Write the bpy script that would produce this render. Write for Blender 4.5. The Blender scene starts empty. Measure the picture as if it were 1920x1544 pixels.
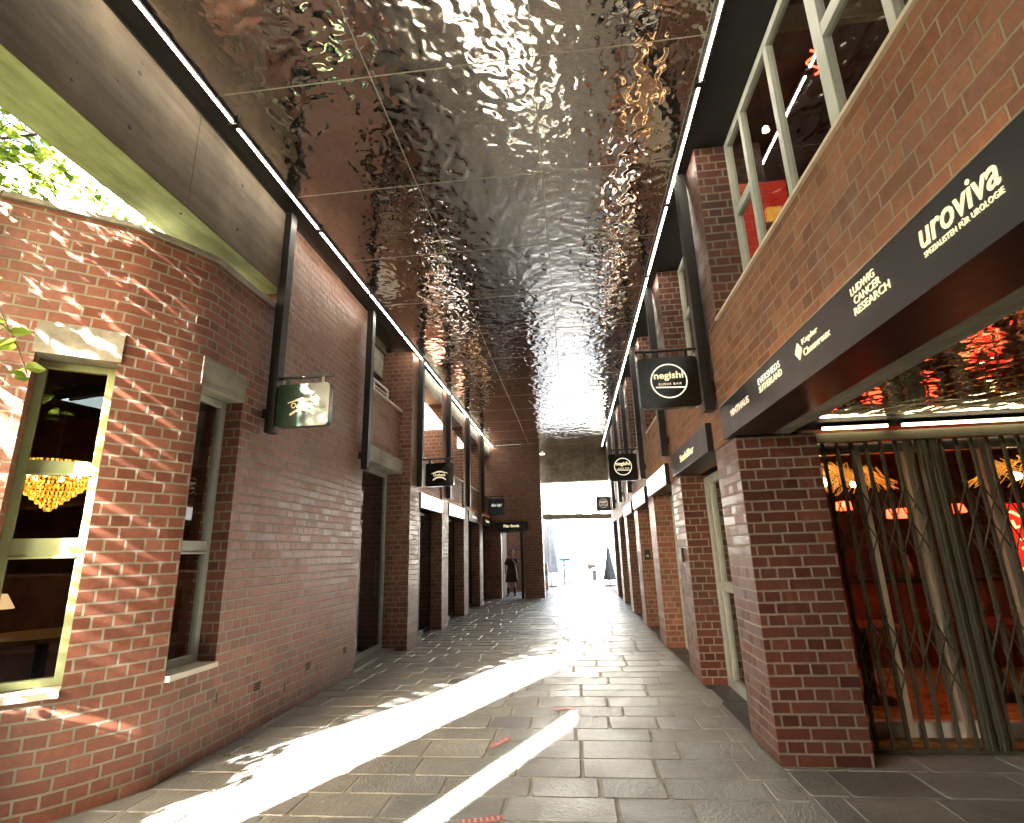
import bpy, bmesh, math, random
from mathutils import Vector, Matrix
random.seed(7)
R = math.radians
scene = bpy.context.scene

# ---------------------------------------------------------------- camera
cam_d = bpy.data.cameras.new("camera")
cam = bpy.data.objects.new("camera", cam_d)
scene.collection.objects.link(cam)
scene.camera = cam
cam_d.sensor_width = 36.0
cam_d.lens = 987.3 / 1920 * 36
cam_d.clip_start = 0.05
cam_d.clip_end = 900
yaw, pitch, roll = R(6.084), R(14.876), R(1.657)
fw = Vector((-math.sin(yaw) * math.cos(pitch), math.cos(yaw) * math.cos(pitch), math.sin(pitch)))
rt = Vector((math.cos(yaw), math.sin(yaw), 0))
dn = fw.cross(rt)
r2 = math.cos(roll) * rt + math.sin(roll) * dn
d2 = -math.sin(roll) * rt + math.cos(roll) * dn
M = Matrix((r2, -d2, -fw)).transposed().to_4x4()
M.translation = Vector((0, 0, 1.6))
cam.matrix_world = M

# ---------------------------------------------------------------- sky, sun, exposure
SUNV = Vector((0.77, 1.78, -1.0)).normalized()
EL = math.asin(-SUNV.z)
AZ = math.atan2(-SUNV.x, -SUNV.y)
world = bpy.data.worlds.new("World")
scene.world = world
world.use_nodes = True
wn = world.node_tree.nodes
bg = wn["Background"]
sky = wn.new("ShaderNodeTexSky")
sky.sky_type = 'NISHITA'
sky.sun_disc = False
sky.sun_elevation = EL
sky.sun_rotation = AZ
sky.air_density = 1.0
sky.dust_density = 2.0
warm = wn.new("ShaderNodeMix")
warm.data_type = 'RGBA'
warm.blend_type = 'MULTIPLY'
warm.inputs[0].default_value = 1.0
warm.inputs[7].default_value = (1.0, 0.90, 0.76, 1)
world.node_tree.links.new(sky.outputs[0], warm.inputs[6])
world.node_tree.links.new(warm.outputs[2], bg.inputs[0])
bg.inputs[1].default_value = 0.12
sun_d = bpy.data.lights.new("sun", 'SUN')
sun_d.energy = 5.0
sun_d.angle = R(0.5)
sun_d.color = (1.0, 0.95, 0.87)
sun = bpy.data.objects.new("sun", sun_d)
scene.collection.objects.link(sun)
sun.rotation_euler = SUNV.to_track_quat('-Z', 'Y').to_euler()
vs = scene.view_settings
vs.view_transform = 'Standard'
vs.look = 'None'
vs.exposure = 4.45
vs.gamma = 1
cy = scene.cycles
cy.max_bounces = 9
cy.diffuse_bounces = 5
cy.glossy_bounces = 4
cy.transmission_bounces = 4
cy.transparent_max_bounces = 10
cy.caustics_reflective = False
cy.caustics_refractive = False
cy.sample_clamp_indirect = 6
cy.use_denoising = True

# ---------------------------------------------------------------- helpers
COL = scene.collection


def setp(o, label=None, cat=None, group=None, kind=None):
    if label: o["label"] = label
    if cat: o["category"] = cat
    if group: o["group"] = group
    if kind: o["kind"] = kind
    return o


def thing(name, label, cat, loc=(0, 0, 0), group=None, rz=0.0):
    o = bpy.data.objects.new(name, None)
    COL.objects.link(o)
    o.empty_display_size = 0.1
    o.location = loc
    o.rotation_euler = (0, 0, rz)
    return setp(o, label, cat, group)


def wloc(o):
    v = Vector((0, 0, 0))
    while o:
        v += Vector(o.location)
        o = o.parent
    return v


class MB:
    """collects faces; local=False means world coordinates (moved under the parent on build)"""
    def __init__(s):
        s.v = []; s.f = []; s.uv = []; s.m = []

    def quad(s, pts, uvs=None, mi=0):
        n = len(s.v)
        pts = [Vector(p) for p in pts]
        s.v += pts
        s.f.append(tuple(range(n, n + len(pts))))
        if uvs is None:
            nr = Vector((0, 0, 0))
            for i in range(len(pts)):
                a, b = pts[i], pts[(i + 1) % len(pts)]
                nr += a.cross(b)
            ax, ay, az = abs(nr.x), abs(nr.y), abs(nr.z)
            if az >= ax and az >= ay: uvs = [(p.x, p.y) for p in pts]
            elif ax >= ay: uvs = [(p.y + 0.03, p.z) for p in pts]
            else: uvs = [(p.x + 0.01, p.z) for p in pts]
        s.uv.append(uvs); s.m.append(mi)

    def box(s, x0, x1, y0, y1, z0, z1, mi=0):
        if x0 > x1: x0, x1 = x1, x0
        if y0 > y1: y0, y1 = y1, y0
        if z0 > z1: z0, z1 = z1, z0
        a = [(x0, y0, z0), (x1, y0, z0), (x1, y1, z0), (x0, y1, z0), (x0, y0, z1), (x1, y0, z1), (x1, y1, z1), (x0, y1, z1)]
        for f in ((0, 3, 2, 1), (4, 5, 6, 7), (0, 1, 5, 4), (1, 2, 6, 5), (2, 3, 7, 6), (3, 0, 4, 7)):
            s.quad([a[i] for i in f], mi=mi)
        return s

    def prism(s, poly, z0, z1, mi=0):
        """vertical prism from plan polygon (counter-clockwise)"""
        n = len(poly)
        s.quad([(p[0], p[1], z1) for p in poly], mi=mi)
        s.quad([(p[0], p[1], z0) for p in reversed(poly)], mi=mi)
        u = 0
        for i in range(n):
            a, b = poly[i], poly[(i + 1) % n]
            L = math.hypot(b[0] - a[0], b[1] - a[1])
            s.quad([(a[0], a[1], z0), (b[0], b[1], z0), (b[0], b[1], z1), (a[0], a[1], z1)],
                   [(u, z0), (u + L, z0), (u + L, z1), (u, z1)], mi=mi)
            u += L
        return s

    def strip(s, a, b, na, nb, th, z0, z1, u0, mi=0):
        """wall piece from plan point a to b, thickness th along normals na, nb (pointing inwards)"""
        a = Vector((a[0], a[1], 0)); b = Vector((b[0], b[1], 0))
        ai = a + Vector((na[0], na[1], 0)) * th; bi = b + Vector((nb[0], nb[1], 0)) * th
        L = (b - a).length
        Z = lambda p, z: (p.x, p.y, z)
        s.quad([Z(a, z0), Z(b, z0), Z(b, z1), Z(a, z1)], [(u0, z0), (u0 + L, z0), (u0 + L, z1), (u0, z1)], mi)
        s.quad([Z(bi, z0), Z(ai, z0), Z(ai, z1), Z(bi, z1)], [(u0 + L, z0), (u0, z0), (u0, z1), (u0 + L, z1)], mi)
        s.quad([Z(ai, z0), Z(a, z0), Z(a, z1), Z(ai, z1)], [(u0, z0), (u0 + th, z0), (u0 + th, z1), (u0, z1)], mi)
        s.quad([Z(b, z0), Z(bi, z0), Z(bi, z1), Z(b, z1)], [(u0, z0), (u0 + th, z0), (u0 + th, z1), (u0, z1)], mi)
        s.quad([Z(a, z1), Z(b, z1), Z(bi, z1), Z(ai, z1)], None, mi)
        s.quad([Z(ai, z0), Z(bi, z0), Z(b, z0), Z(a, z0)], None, mi)
        return u0 + L

    def bar(s, p, q, r=0.01, n=8, r2_=None, mi=0, cap=True):
        p = Vector(p); q = Vector(q); d = (q - p)
        L = d.length
        if L < 1e-6: return s
        d /= L
        a = d.orthogonal().normalized(); b = d.cross(a)
        r2_ = r if r2_ is None else r2_
        P = [p + (a * math.cos(t) + b * math.sin(t)) * r for t in [2 * math.pi * i / n for i in range(n)]]
        Q = [q + (a * math.cos(t) + b * math.sin(t)) * r2_ for t in [2 * math.pi * i / n for i in range(n)]]
        for i in range(n):
            j = (i + 1) % n
            s.quad([P[i], P[j], Q[j], Q[i]], [(i / n, 0), ((i + 1) / n, 0), ((i + 1) / n, L), (i / n, L)], mi)
        if cap:
            s.quad(list(reversed(P)), mi=mi); s.quad(Q, mi=mi)
        return s

    def beam(s, p, q, w, h, up=(0, 0, 1), mi=0):
        """rectangular bar between two points"""
        p = Vector(p); q = Vector(q); d = (q - p).normalized()
        a = d.cross(Vector(up)).normalized(); b = a.cross(d)
        c = [(-1, -1), (1, -1), (1, 1), (-1, 1)]
        P = [p + a * i * w / 2 + b * j * h / 2 for i, j in c]
        Q = [q + a * i * w / 2 + b * j * h / 2 for i, j in c]
        for i in range(4):
            j = (i + 1) % 4
            s.quad([P[i], P[j], Q[j], Q[i]], mi=mi)
        s.quad(list(reversed(P)), mi=mi); s.quad(Q, mi=mi)
        return s

    def lathe(s, c, prof, n=20, mi=0):
        c = Vector(c)
        for (r0, z0), (r1, z1) in zip(prof, prof[1:]):
            for i in range(n):
                t0, t1 = 2 * math.pi * i / n, 2 * math.pi * (i + 1) / n
                pt = lambda r, z, t: c + Vector((r * math.cos(t), r * math.sin(t), z))
                q = [pt(r0, z0, t0), pt(r0, z0, t1), pt(r1, z1, t1), pt(r1, z1, t0)]
                if r0 < 1e-5: q = [q[0], q[2], q[3]]
                elif r1 < 1e-5: q = [q[0], q[1], q[2]]
                s.quad(q, mi=mi)
        return s

    def tube(s, pts, r, n=6, mi=0):
        for a, b in zip(pts, pts[1:]):
            s.bar(a, b, r, n, mi=mi)
        return s

    def build(s, name, mats, parent=None, local=False, smooth=False, merge=False, bevel=0):
        off = Vector((0, 0, 0)) if (local or parent is None) else wloc(parent)
        me = bpy.data.meshes.new(name)
        me.from_pydata([tuple(v - off) for v in s.v], [], s.f)
        ul = me.uv_layers.new(name="UVMap")
        k = 0
        for uvs in s.uv:
            for uv in uvs:
                ul.data[k].uv = uv; k += 1
        if not isinstance(mats, (list, tuple)): mats = [mats]
        for m in mats: me.materials.append(m)
        for i, p in enumerate(me.polygons): p.material_index = s.m[i]
        if merge or smooth or bevel:
            bm = bmesh.new(); bm.from_mesh(me)
            bmesh.ops.remove_doubles(bm, verts=bm.verts, dist=1e-5)
            bm.to_mesh(me); bm.free()
        if smooth:
            for p in me.polygons: p.use_smooth = True
        me.update()
        o = bpy.data.objects.new(name, me)
        COL.objects.link(o)
        if bevel:
            md = o.modifiers.new("bevel", 'BEVEL'); md.width = bevel; md.segments = 2; md.limit_method = 'ANGLE'
        if parent: o.parent = parent
        return o


def B(x0, x1, y0, y1, z0, z1):
    return MB().box(x0, x1, y0, y1, z0, z1)


def text_part(name, txt, o, r, u, w, h, mat, parent, depth=0.006, bold=0.0, shear=0.0, space=1.0):
    """raised lettering: the text's own bounding box is fitted to w x h at origin o (lower left), right r, up u"""
    cu = bpy.data.curves.new(name, 'FONT')
    cu.body = txt
    cu.offset = bold
    cu.shear = shear
    cu.space_character = space
    cu.resolution_u = 3
    tmp = bpy.data.objects.new(name, cu)
    COL.objects.link(tmp)
    dg = bpy.context.evaluated_depsgraph_get()
    me0 = tmp.evaluated_get(dg).to_mesh()
    vs_ = [Vector(v.co) for v in me0.vertices]
    fs = [tuple(p.vertices) for p in me0.polygons]
    tmp.evaluated_get(dg).to_mesh_clear()
    bpy.data.objects.remove(tmp); bpy.data.curves.remove(cu)
    x0 = min(v.x for v in vs_); x1 = max(v.x for v in vs_)
    y0 = min(v.y for v in vs_); y1 = max(v.y for v in vs_)
    o = Vector(o); r = Vector(r).normalized(); u = Vector(u).normalized(); n = r.cross(u)
    off = wloc(parent) if parent else Vector((0, 0, 0))
    P = [o + r * ((v.x - x0) / (x1 - x0) * w) + u * ((v.y - y0) / (y1 - y0) * h) - off for v in vs_]
    me = bpy.data.meshes.new(name)
    me.from_pydata([tuple(p) for p in P], [], fs)
    bm = bmesh.new(); bm.from_mesh(me)
    bmesh.ops.remove_doubles(bm, verts=bm.verts, dist=1e-6)
    res = bmesh.ops.extrude_face_region(bm, geom=list(bm.faces))
    ev = [g for g in res["geom"] if isinstance(g, bmesh.types.BMVert)]
    bmesh.ops.translate(bm, verts=ev, vec=n * depth)
    bmesh.ops.recalc_face_normals(bm, faces=bm.faces)
    bm.to_mesh(me); bm.free()
    me.materials.append(mat)
    ob = bpy.data.objects.new(name, me)
    COL.objects.link(ob)
    if parent: ob.parent = parent
    return ob


# ---------------------------------------------------------------- materials
def newmat(name):
    m = bpy.data.materials.new(name); m.use_nodes = True
    nt = m.node_tree
    return m, nt, nt.nodes["Principled BSDF"]


def N(nt, t, **kw):
    n = nt.nodes.new(t)
    for k, v in kw.items(): setattr(n, k, v)
    return n


def mth(nt, op, a, b=None, c=None, clamp=False):
    n = nt.nodes.new("ShaderNodeMath"); n.operation = op; n.use_clamp = clamp
    for i, x in enumerate((a, b, c)):
        if x is None: continue
        if isinstance(x, (int, float)): n.inputs[i].default_value = x
        else: nt.links.new(x, n.inputs[i])
    return n.outputs[0]


def mixc(nt, f, a, b, blend='MIX'):
    n = nt.nodes.new("ShaderNodeMix"); n.data_type = 'RGBA'; n.blend_type = blend
    for s_, x in ((0, f), (6, a), (7, b)):
        if isinstance(x, (int, float)): n.inputs[s_].default_value = x
        elif isinstance(x, (tuple, list)): n.inputs[s_].default_value = tuple(x) + ((1,) if len(x) == 3 else ())
        else: nt.links.new(x, n.inputs[s_])
    return n.outputs[2]


def ramp(nt, f, stops):
    n = nt.nodes.new("ShaderNodeValToRGB")
    e = n.color_ramp.elements
    while len(e) < len(stops): e.new(0.5)
    for i, (p, c) in enumerate(stops):
        e[i].position = p; e[i].color = tuple(c) + (1,)
    nt.links.new(f, n.inputs[0])
    return n.outputs[0]


def noise(nt, scale, detail=3, rough=0.55, vec=None, dist=0.0):
    n = nt.nodes.new("ShaderNodeTexNoise")
    n.inputs["Scale"].default_value = scale; n.inputs["Detail"].default_value = detail
    n.inputs["Roughness"].default_value = rough; n.inputs["Distortion"].default_value = dist
    if vec is not None: nt.links.new(vec, n.inputs["Vector"])
    return n.outputs[0]


def pos(nt, sc=(1, 1, 1)):
    g = nt.nodes.new("ShaderNodeNewGeometry")
    m = nt.nodes.new("ShaderNodeMapping"); m.inputs["Scale"].default_value = sc
    nt.links.new(g.outputs["Position"], m.inputs["Vector"])
    return m.outputs[0]


def bump(nt, h, dist, strength=1.0):
    b = nt.nodes.new("ShaderNodeBump")
    b.inputs["Strength"].default_value = strength; b.inputs["Distance"].default_value = dist
    nt.links.new(h, b.inputs["Height"])
    return b.outputs[0]


def plain(name, col, rough=0.5, metal=0.0, var=0.15, sc=6.0, bmp=0.0, bsc=60.0, spec=None, tint=None):
    m, nt, p = newmat(name)
    v = pos(nt)
    n1 = noise(nt, sc, 4, 0.6, v)
    c2 = tint or tuple(c * (1 - var * 2) for c in col)
    c1 = tuple(min(1, c * (1 + var)) for c in col)
    nt.links.new(ramp(nt, n1, [(0.3, c2), (0.7, c1)]), p.inputs["Base Color"])
    p.inputs["Roughness"].default_value = rough
    p.inputs["Metallic"].default_value = metal
    if spec is not None: p.inputs["Specular IOR Level"].default_value = spec
    n2 = noise(nt, sc * 3.1, 3, 0.6, v)
    nt.links.new(mth(nt, 'MULTIPLY_ADD', n2, 0.2, rough - 0.1, True), p.inputs["Roughness"])
    if bmp: nt.links.new(bump(nt, noise(nt, bsc, 4, 0.6, v), bmp), p.inputs["Normal"])
    return m


def emit(name, col, strength, base=(0.8, 0.8, 0.8)):
    m, nt, p = newmat(name)
    p.inputs["Base Color"].default_value = tuple(base) + (1,)
    p.inputs["Emission Color"].default_value = tuple(col) + (1,)
    p.inputs["Emission Strength"].default_value = strength
    p.inputs["Roughness"].default_value = 0.4
    return m


def brick_mat(name, cols, mortar, rough=0.5, Lg=0.262, H=0.0885, joint=0.0080, dirt=0.5, wobble=0.005):
    m, nt, p = newmat(name)
    uvn = nt.nodes.new("ShaderNodeUVMap"); uvn.uv_map = "UVMap"
    sp = nt.nodes.new("ShaderNodeSeparateXYZ"); nt.links.new(uvn.outputs[0], sp.inputs[0])
    pv = pos(nt)
    wob = noise(nt, 7.0, 3, 0.6, pv)
    u = mth(nt, 'ADD', sp.outputs[0], mth(nt, 'MULTIPLY_ADD', wob, 0.006, -0.003))
    v = mth(nt, 'ADD', sp.outputs[1], mth(nt, 'MULTIPLY_ADD', noise(nt, 5.0, 2, 0.5, pv), 0.008, -0.004))
    vr = mth(nt, 'DIVIDE', v, H)
    row = mth(nt, 'FLOOR', vr)
    fv = mth(nt, 'FRACT', vr)
    par = mth(nt, 'FLOORED_MODULO', row, 2.0)
    L = mth(nt, 'MULTIPLY_ADD', par, -Lg / 2, Lg)
    rr = nt.nodes.new("ShaderNodeTexWhiteNoise"); rr.noise_dimensions = '1D'; nt.links.new(row, rr.inputs["W"])
    off = mth(nt, 'ADD', mth(nt, 'MULTIPLY', par, Lg / 4), mth(nt, 'MULTIPLY', rr.outputs[0], 0.02))
    half = mth(nt, 'FLOORED_MODULO', mth(nt, 'FLOOR', mth(nt, 'MULTIPLY', row, 0.5)), 2.0)
    off = mth(nt, 'ADD', off, mth(nt, 'MULTIPLY', half, Lg / 2))
    us = mth(nt, 'DIVIDE', mth(nt, 'ADD', u, off), L)
    cu = mth(nt, 'FLOOR', us); fu = mth(nt, 'FRACT', us)
    du = mth(nt, 'MULTIPLY', mth(nt, 'MINIMUM', fu, mth(nt, 'SUBTRACT', 1.0, fu)), L)
    dv = mth(nt, 'MULTIPLY', mth(nt, 'MINIMUM', fv, mth(nt, 'SUBTRACT', 1.0, fv)), H)
    d = mth(nt, 'MINIMUM', du, dv)
    d = mth(nt, 'ADD', d, mth(nt, 'MULTIPLY_ADD', noise(nt, 60, 4, 0.65, pv), wobble, -wobble / 2))
    mr = nt.nodes.new("ShaderNodeMapRange"); mr.interpolation_type = 'SMOOTHSTEP'
    mr.inputs[1].default_value = joint - 0.0012; mr.inputs[2].default_value = joint + 0.0016
    nt.links.new(d, mr.inputs[0])
    mask = mr.outputs[0]
    cb = nt.nodes.new("ShaderNodeCombineXYZ")
    nt.links.new(cu, cb.inputs[0]); nt.links.new(row, cb.inputs[1])
    wnz = nt.nodes.new("ShaderNodeTexWhiteNoise"); wnz.noise_dimensions = '2D'
    nt.links.new(cb.outputs[0], wnz.inputs["Vector"])
    n = len(cols)
    bc = ramp(nt, wnz.outputs[0], [(i / (n - 1), c) for i, c in enumerate(cols)])
    fine = noise(nt, 90, 5, 0.7, pv)
    bc = mixc(nt, mth(nt, 'MULTIPLY_ADD', fine, 1.2, -0.35, True), bc, tuple(c * 0.62 for c in cols[1]))
    mid = noise(nt, 24, 4, 0.65, pv, 0.6)
    bc = mixc(nt, mth(nt, 'MULTIPLY_ADD', mid, 2.6, -1.35, True), bc, mixc(nt, 1.0, bc, (1.55, 1.45, 1.35), 'MULTIPLY'))
    bc = mixc(nt, mth(nt, 'MULTIPLY_ADD', mid, -2.6, 1.15, True), bc, mixc(nt, 1.0, bc, (0.52, 0.48, 0.46), 'MULTIPLY'))
    soot = noise(nt, 1.1, 4, 0.6, pv)
    mo = mixc(nt, mth(nt, 'MULTIPLY_ADD', noise(nt, 4.0, 4, 0.65, pv), 1.6, -0.45, True), mortar, tuple(c * 0.5 for c in mortar))
    col = mixc(nt, mask, mo, bc)
    col = mixc(nt, mth(nt, 'MULTIPLY', mth(nt, 'MULTIPLY_ADD', soot, 2.2, -0.8, True), dirt), col,
               mixc(nt, 0.7, col, (0.06, 0.045, 0.035)))
    efn = noise(nt, 2.6, 5, 0.7, pos(nt, (1, 1, 0.45)))
    col = mixc(nt, mth(nt, 'MULTIPLY_ADD', efn, 3.2, -1.8, True), col, mixc(nt, 0.3, col, (0.42, 0.36, 0.30)))
    nt.links.new(col, p.inputs["Base Color"])
    p.inputs["Specular IOR Level"].default_value = 0.38
    ro = mth(nt, 'MULTIPLY_ADD', wnz.outputs[0], 0.22, rough - 0.11)
    ro = mth(nt, 'ADD', ro, mth(nt, 'MULTIPLY', mth(nt, 'SUBTRACT', 1.0, mask), 0.3), None, True)
    nt.links.new(ro, p.inputs["Roughness"])
    ht = mth(nt, 'ADD', mth(nt, 'MULTIPLY', mask, 1.0), mth(nt, 'MULTIPLY', fine, 0.35))
    ht = mth(nt, 'ADD', ht, mth(nt, 'MULTIPLY', wnz.outputs[0], 0.25))
    nt.links.new(bump(nt, ht, 0.008), p.inputs["Normal"])
    return m


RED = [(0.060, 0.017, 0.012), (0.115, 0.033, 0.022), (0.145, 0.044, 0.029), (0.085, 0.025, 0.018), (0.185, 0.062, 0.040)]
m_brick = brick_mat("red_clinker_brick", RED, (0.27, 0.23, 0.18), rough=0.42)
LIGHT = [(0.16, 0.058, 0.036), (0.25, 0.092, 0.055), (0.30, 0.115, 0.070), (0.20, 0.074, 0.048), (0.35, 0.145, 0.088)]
m_brick_l = brick_mat("lit_red_clinker_brick", LIGHT, (0.36, 0.31, 0.235), rough=0.44)  # lighter copy of the same brick; stronger light put into its colour
m_brick2 = brick_mat("worn_red_brick", [(0.14, 0.055, 0.030), (0.24, 0.100, 0.052), (0.31, 0.140, 0.074), (0.18, 0.072, 0.040)], (0.36, 0.29, 0.20), rough=0.6, dirt=0.5, wobble=0.009, joint=0.0055)

# riven slate paving
def slate_mat(name, cols, rough=0.42, bd=0.012):
    m, nt, p = newmat(name)
    g = nt.nodes.new("ShaderNodeNewGeometry")
    v = pos(nt)
    c = ramp(nt, g.outputs["Random Per Island"], [(i / (len(cols) - 1), x) for i, x in enumerate(cols)])
    n1 = noise(nt, 3.0, 5, 0.65, v)
    c = mixc(nt, mth(nt, 'MULTIPLY_ADD', n1, 1.6, -0.4, True), mixc(nt, 1.0, c, (0.6, 0.6, 0.6), 'MULTIPLY'), c)
    n2 = noise(nt, 55, 5, 0.7, v)
    c = mixc(nt, mth(nt, 'MULTIPLY_ADD', n2, 1.2, -0.4, True), c, mixc(nt, 1.0, c, (1.5, 1.45, 1.35), 'MULTIPLY'))
    vo = nt.nodes.new("ShaderNodeTexVoronoi"); vo.inputs["Scale"].default_value = 2.6; nt.links.new(v, vo.inputs["Vector"])
    gum = mth(nt, 'LESS_THAN', mth(nt, 'ADD', vo.outputs["Distance"], mth(nt, 'MULTIPLY', n2, 0.03)), 0.062)
    c = mixc(nt, mth(nt, 'MULTIPLY', gum, 0.55), c, (0.06, 0.055, 0.05))
    vo2 = nt.nodes.new("ShaderNodeTexVoronoi"); vo2.inputs["Scale"].default_value = 1.9; nt.links.new(v, vo2.inputs["Vector"])
    spk = mth(nt, 'LESS_THAN', vo2.outputs["Distance"], 0.024)
    c = mixc(nt, mth(nt, 'MULTIPLY', spk, 0.8), c, (0.6, 0.58, 0.52))
    st = noise(nt, 0.7, 5, 0.7, v)
    c = mixc(nt, mth(nt, 'MULTIPLY_ADD', st, 2.4, -1.0, True), c, mixc(nt, 1.0, c, (0.62, 0.60, 0.56), 'MULTIPLY'))
    nt.links.new(c, p.inputs["Base Color"])
    # every stone carries its own cleft direction
    vm = nt.nodes.new("ShaderNodeVectorRotate"); vm.rotation_type = 'Z_AXIS'
    nt.links.new(g.outputs["Position"], vm.inputs["Vector"])
    nt.links.new(mth(nt, 'MULTIPLY', g.outputs["Random Per Island"], 19.0), vm.inputs["Angle"])
    mp = nt.nodes.new("ShaderNodeMapping"); mp.inputs["Scale"].default_value = (1, 2.6, 1)
    nt.links.new(vm.outputs[0], mp.inputs["Vector"])
    h1 = noise(nt, 13, 5, 0.62, mp.outputs[0], 1.4)
    hh = mth(nt, 'ADD', mth(nt, 'MULTIPLY', h1, 1.0), mth(nt, 'MULTIPLY', n2, 0.22))
    nt.links.new(bump(nt, hh, bd), p.inputs["Normal"])
    nt.links.new(mth(nt, 'MULTIPLY_ADD', noise(nt, 2.1, 4, 0.6, v), 0.34, rough - 0.17, True), p.inputs["Roughness"])
    return m


m_slate = slate_mat("riven_slate", [(0.27, 0.27, 0.25), (0.35, 0.345, 0.31), (0.31, 0.315, 0.295), (0.40, 0.385, 0.335), (0.21, 0.215, 0.21)], 0.40)
m_slate_dark = slate_mat("dark_slate", [(0.07, 0.075, 0.08), (0.10, 0.10, 0.10)], 0.4, 0.004)
m_grout = plain("pale_grout", (0.42, 0.39, 0.32), 0.8, bmp=0.002)
m_ground = plain("pale_plaza_ground", (0.42, 0.40, 0.37), 0.8, sc=0.8, bmp=0.002)


m_court = plain("mossy_courtyard_ground", (0.13, 0.16, 0.07), 0.9, sc=2, bmp=0.004)


def mirror_mat(nm="rippled_polished_steel", amp=0.014):
    m, nt, p = newmat(nm)
    p.inputs["Metallic"].default_value = 1.0
    p.inputs["Base Color"].default_value = (0.86, 0.80, 0.74, 1)
    p.inputs["Roughness"].default_value = 0.055
    v = pos(nt)
    a = noise(nt, 7.0, 0.8, 0.4, v, 0.5)
    b = noise(nt, 16.0, 0.5, 0.4, v, 0.2)
    c = noise(nt, 1.3, 2.0, 0.5, v)
    hh = mth(nt, 'ADD', mth(nt, 'MULTIPLY', a, 1.0), mth(nt, 'MULTIPLY', b, 0.15))
    hh = mth(nt, 'ADD', hh, mth(nt, 'MULTIPLY', c, 1.0))
    nt.links.new(bump(nt, hh, amp), p.inputs["Normal"])
    return m


m_mirror = mirror_mat()
m_mirror2 = mirror_mat('finely_rippled_steel', 0.009)


def concrete_mat(name, col, tint, z_lo=None):
    m, nt, p = newmat(name)
    v = pos(nt, (1.0, 0.12, 1.0))
    v1 = pos(nt)
    n1 = noise(nt, 2.2, 5, 0.6, v1)
    n2 = noise(nt, 9.0, 5, 0.7, v)
    c = ramp(nt, n1, [(0.3, tuple(x * 0.62 for x in col)), (0.55, col), (0.8, tint)])
    c = mixc(nt, mth(nt, 'MULTIPLY_ADD', n2, 2.6, -1.0, True), c, mixc(nt, 1.0, c, (0.45, 0.42, 0.40), 'MULTIPLY'))
    # board marks running along the beam
    w = nt.nodes.new("ShaderNodeTexWave"); w.wave_type = 'BANDS'; w.bands_direction = 'Z'
    w.inputs["Scale"].default_value = 3.1; w.inputs["Distortion"].default_value = 2.5; w.inputs["Detail"].default_value = 3
    nt.links.new(v, w.inputs["Vector"])
    vo = nt.nodes.new("ShaderNodeTexVoronoi"); vo.inputs["Scale"].default_value = 3.4; nt.links.new(v1, vo.inputs["Vector"])
    pit = mth(nt, 'LESS_THAN', vo.outputs["Distance"], 0.045)
    c = mixc(nt, pit, c, (0.02, 0.018, 0.015))
    nt.links.new(c, p.inputs["Base Color"])
    p.inputs["Roughness"].default_value = 0.75
    hh = mth(nt, 'ADD', mth(nt, 'MULTIPLY', w.outputs["Fac"], 0.07), n2)
    nt.links.new(bump(nt, hh, 0.004), p.inputs["Normal"])
    return m


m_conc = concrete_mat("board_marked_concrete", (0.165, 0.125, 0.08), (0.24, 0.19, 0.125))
m_conc_green = concrete_mat("green_lit_concrete", (0.30, 0.34, 0.15), (0.40, 0.44, 0.24))  # green light through the leaves is put into this concrete colour
m_conc_portal = concrete_mat("weathered_portal_concrete", (0.46, 0.44, 0.33), (0.56, 0.53, 0.42))
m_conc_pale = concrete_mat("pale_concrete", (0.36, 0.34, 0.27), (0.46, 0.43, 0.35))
m_black = plain("black_steel", (0.008, 0.007, 0.0065), 0.42, 0.0, var=0.3, sc=12)
m_soffit = plain("black_soffit", (0.008, 0.007, 0.006), 0.6, var=0.3, sc=3)
m_gloss_under = plain("black_satin_underside", (0.006, 0.005, 0.005), 0.36, 0.0, var=0.1, sc=3)
m_fascia = plain("anthracite_sheet", (0.010, 0.011, 0.013), 0.36, 0.0, var=0.12, sc=3)
m_frame = plain("pale_green_grey_frame", (0.48, 0.51, 0.45), 0.45, var=0.08, sc=5)
m_frame_l = plain("green_lit_frame", (0.30, 0.36, 0.18), 0.45, var=0.1, sc=5)  # frame copy tinted with the green light falling on the near left window
m_frame2 = plain("pale_aluminium_frame", (0.40, 0.43, 0.39), 0.38, 0.3, var=0.1, sc=5)
m_sill = plain("cream_metal_sill", (0.62, 0.56, 0.45), 0.5, var=0.08)
m_gate = plain("weathered_bronze_steel", (0.085, 0.078, 0.055), 0.45, 0.2, var=0.1, sc=8)
m_white = plain("white_paint", (0.75, 0.75, 0.72), 0.5, var=0.05)
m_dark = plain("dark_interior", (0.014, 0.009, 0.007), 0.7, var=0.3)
m_wood = plain("dark_red_wood", (0.15, 0.055, 0.028), 0.45, var=0.3, sc=4)
m_redroom = plain("deep_red_wall", (0.16, 0.022, 0.014), 0.6, var=0.2, sc=2)
m_straw = plain("ochre_mat", (0.45, 0.32, 0.12), 0.7, var=0.35, sc=9, bmp=0.004)
m_seam = plain("pale_sealed_seam", (0.55, 0.52, 0.46), 0.4, 0.2, var=0.05)
m_led = emit("warm_white_led", (1.0, 0.90, 0.74), 4.6)
m_upl = emit("warm_uplight", (1.0, 0.55, 0.22), 0.55)
m_led2 = emit("warm_led", (1.0, 0.80, 0.46), 0.8)
m_letter = emit("lit_cream_letter", (1.0, 0.88, 0.50), 0.046, (0.5, 0.45, 0.3))
m_letter_p = plain("cream_painted_letter", (0.60, 0.55, 0.30), 0.4, var=0.05)
m_letter_w = emit("lit_white_letter", (1.0, 0.93, 0.80), 0.04, (0.7, 0.68, 0.62))
m_letter_o = emit("lit_peach_letter", (1.0, 0.74, 0.52), 0.035, (0.7, 0.6, 0.5))
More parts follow.
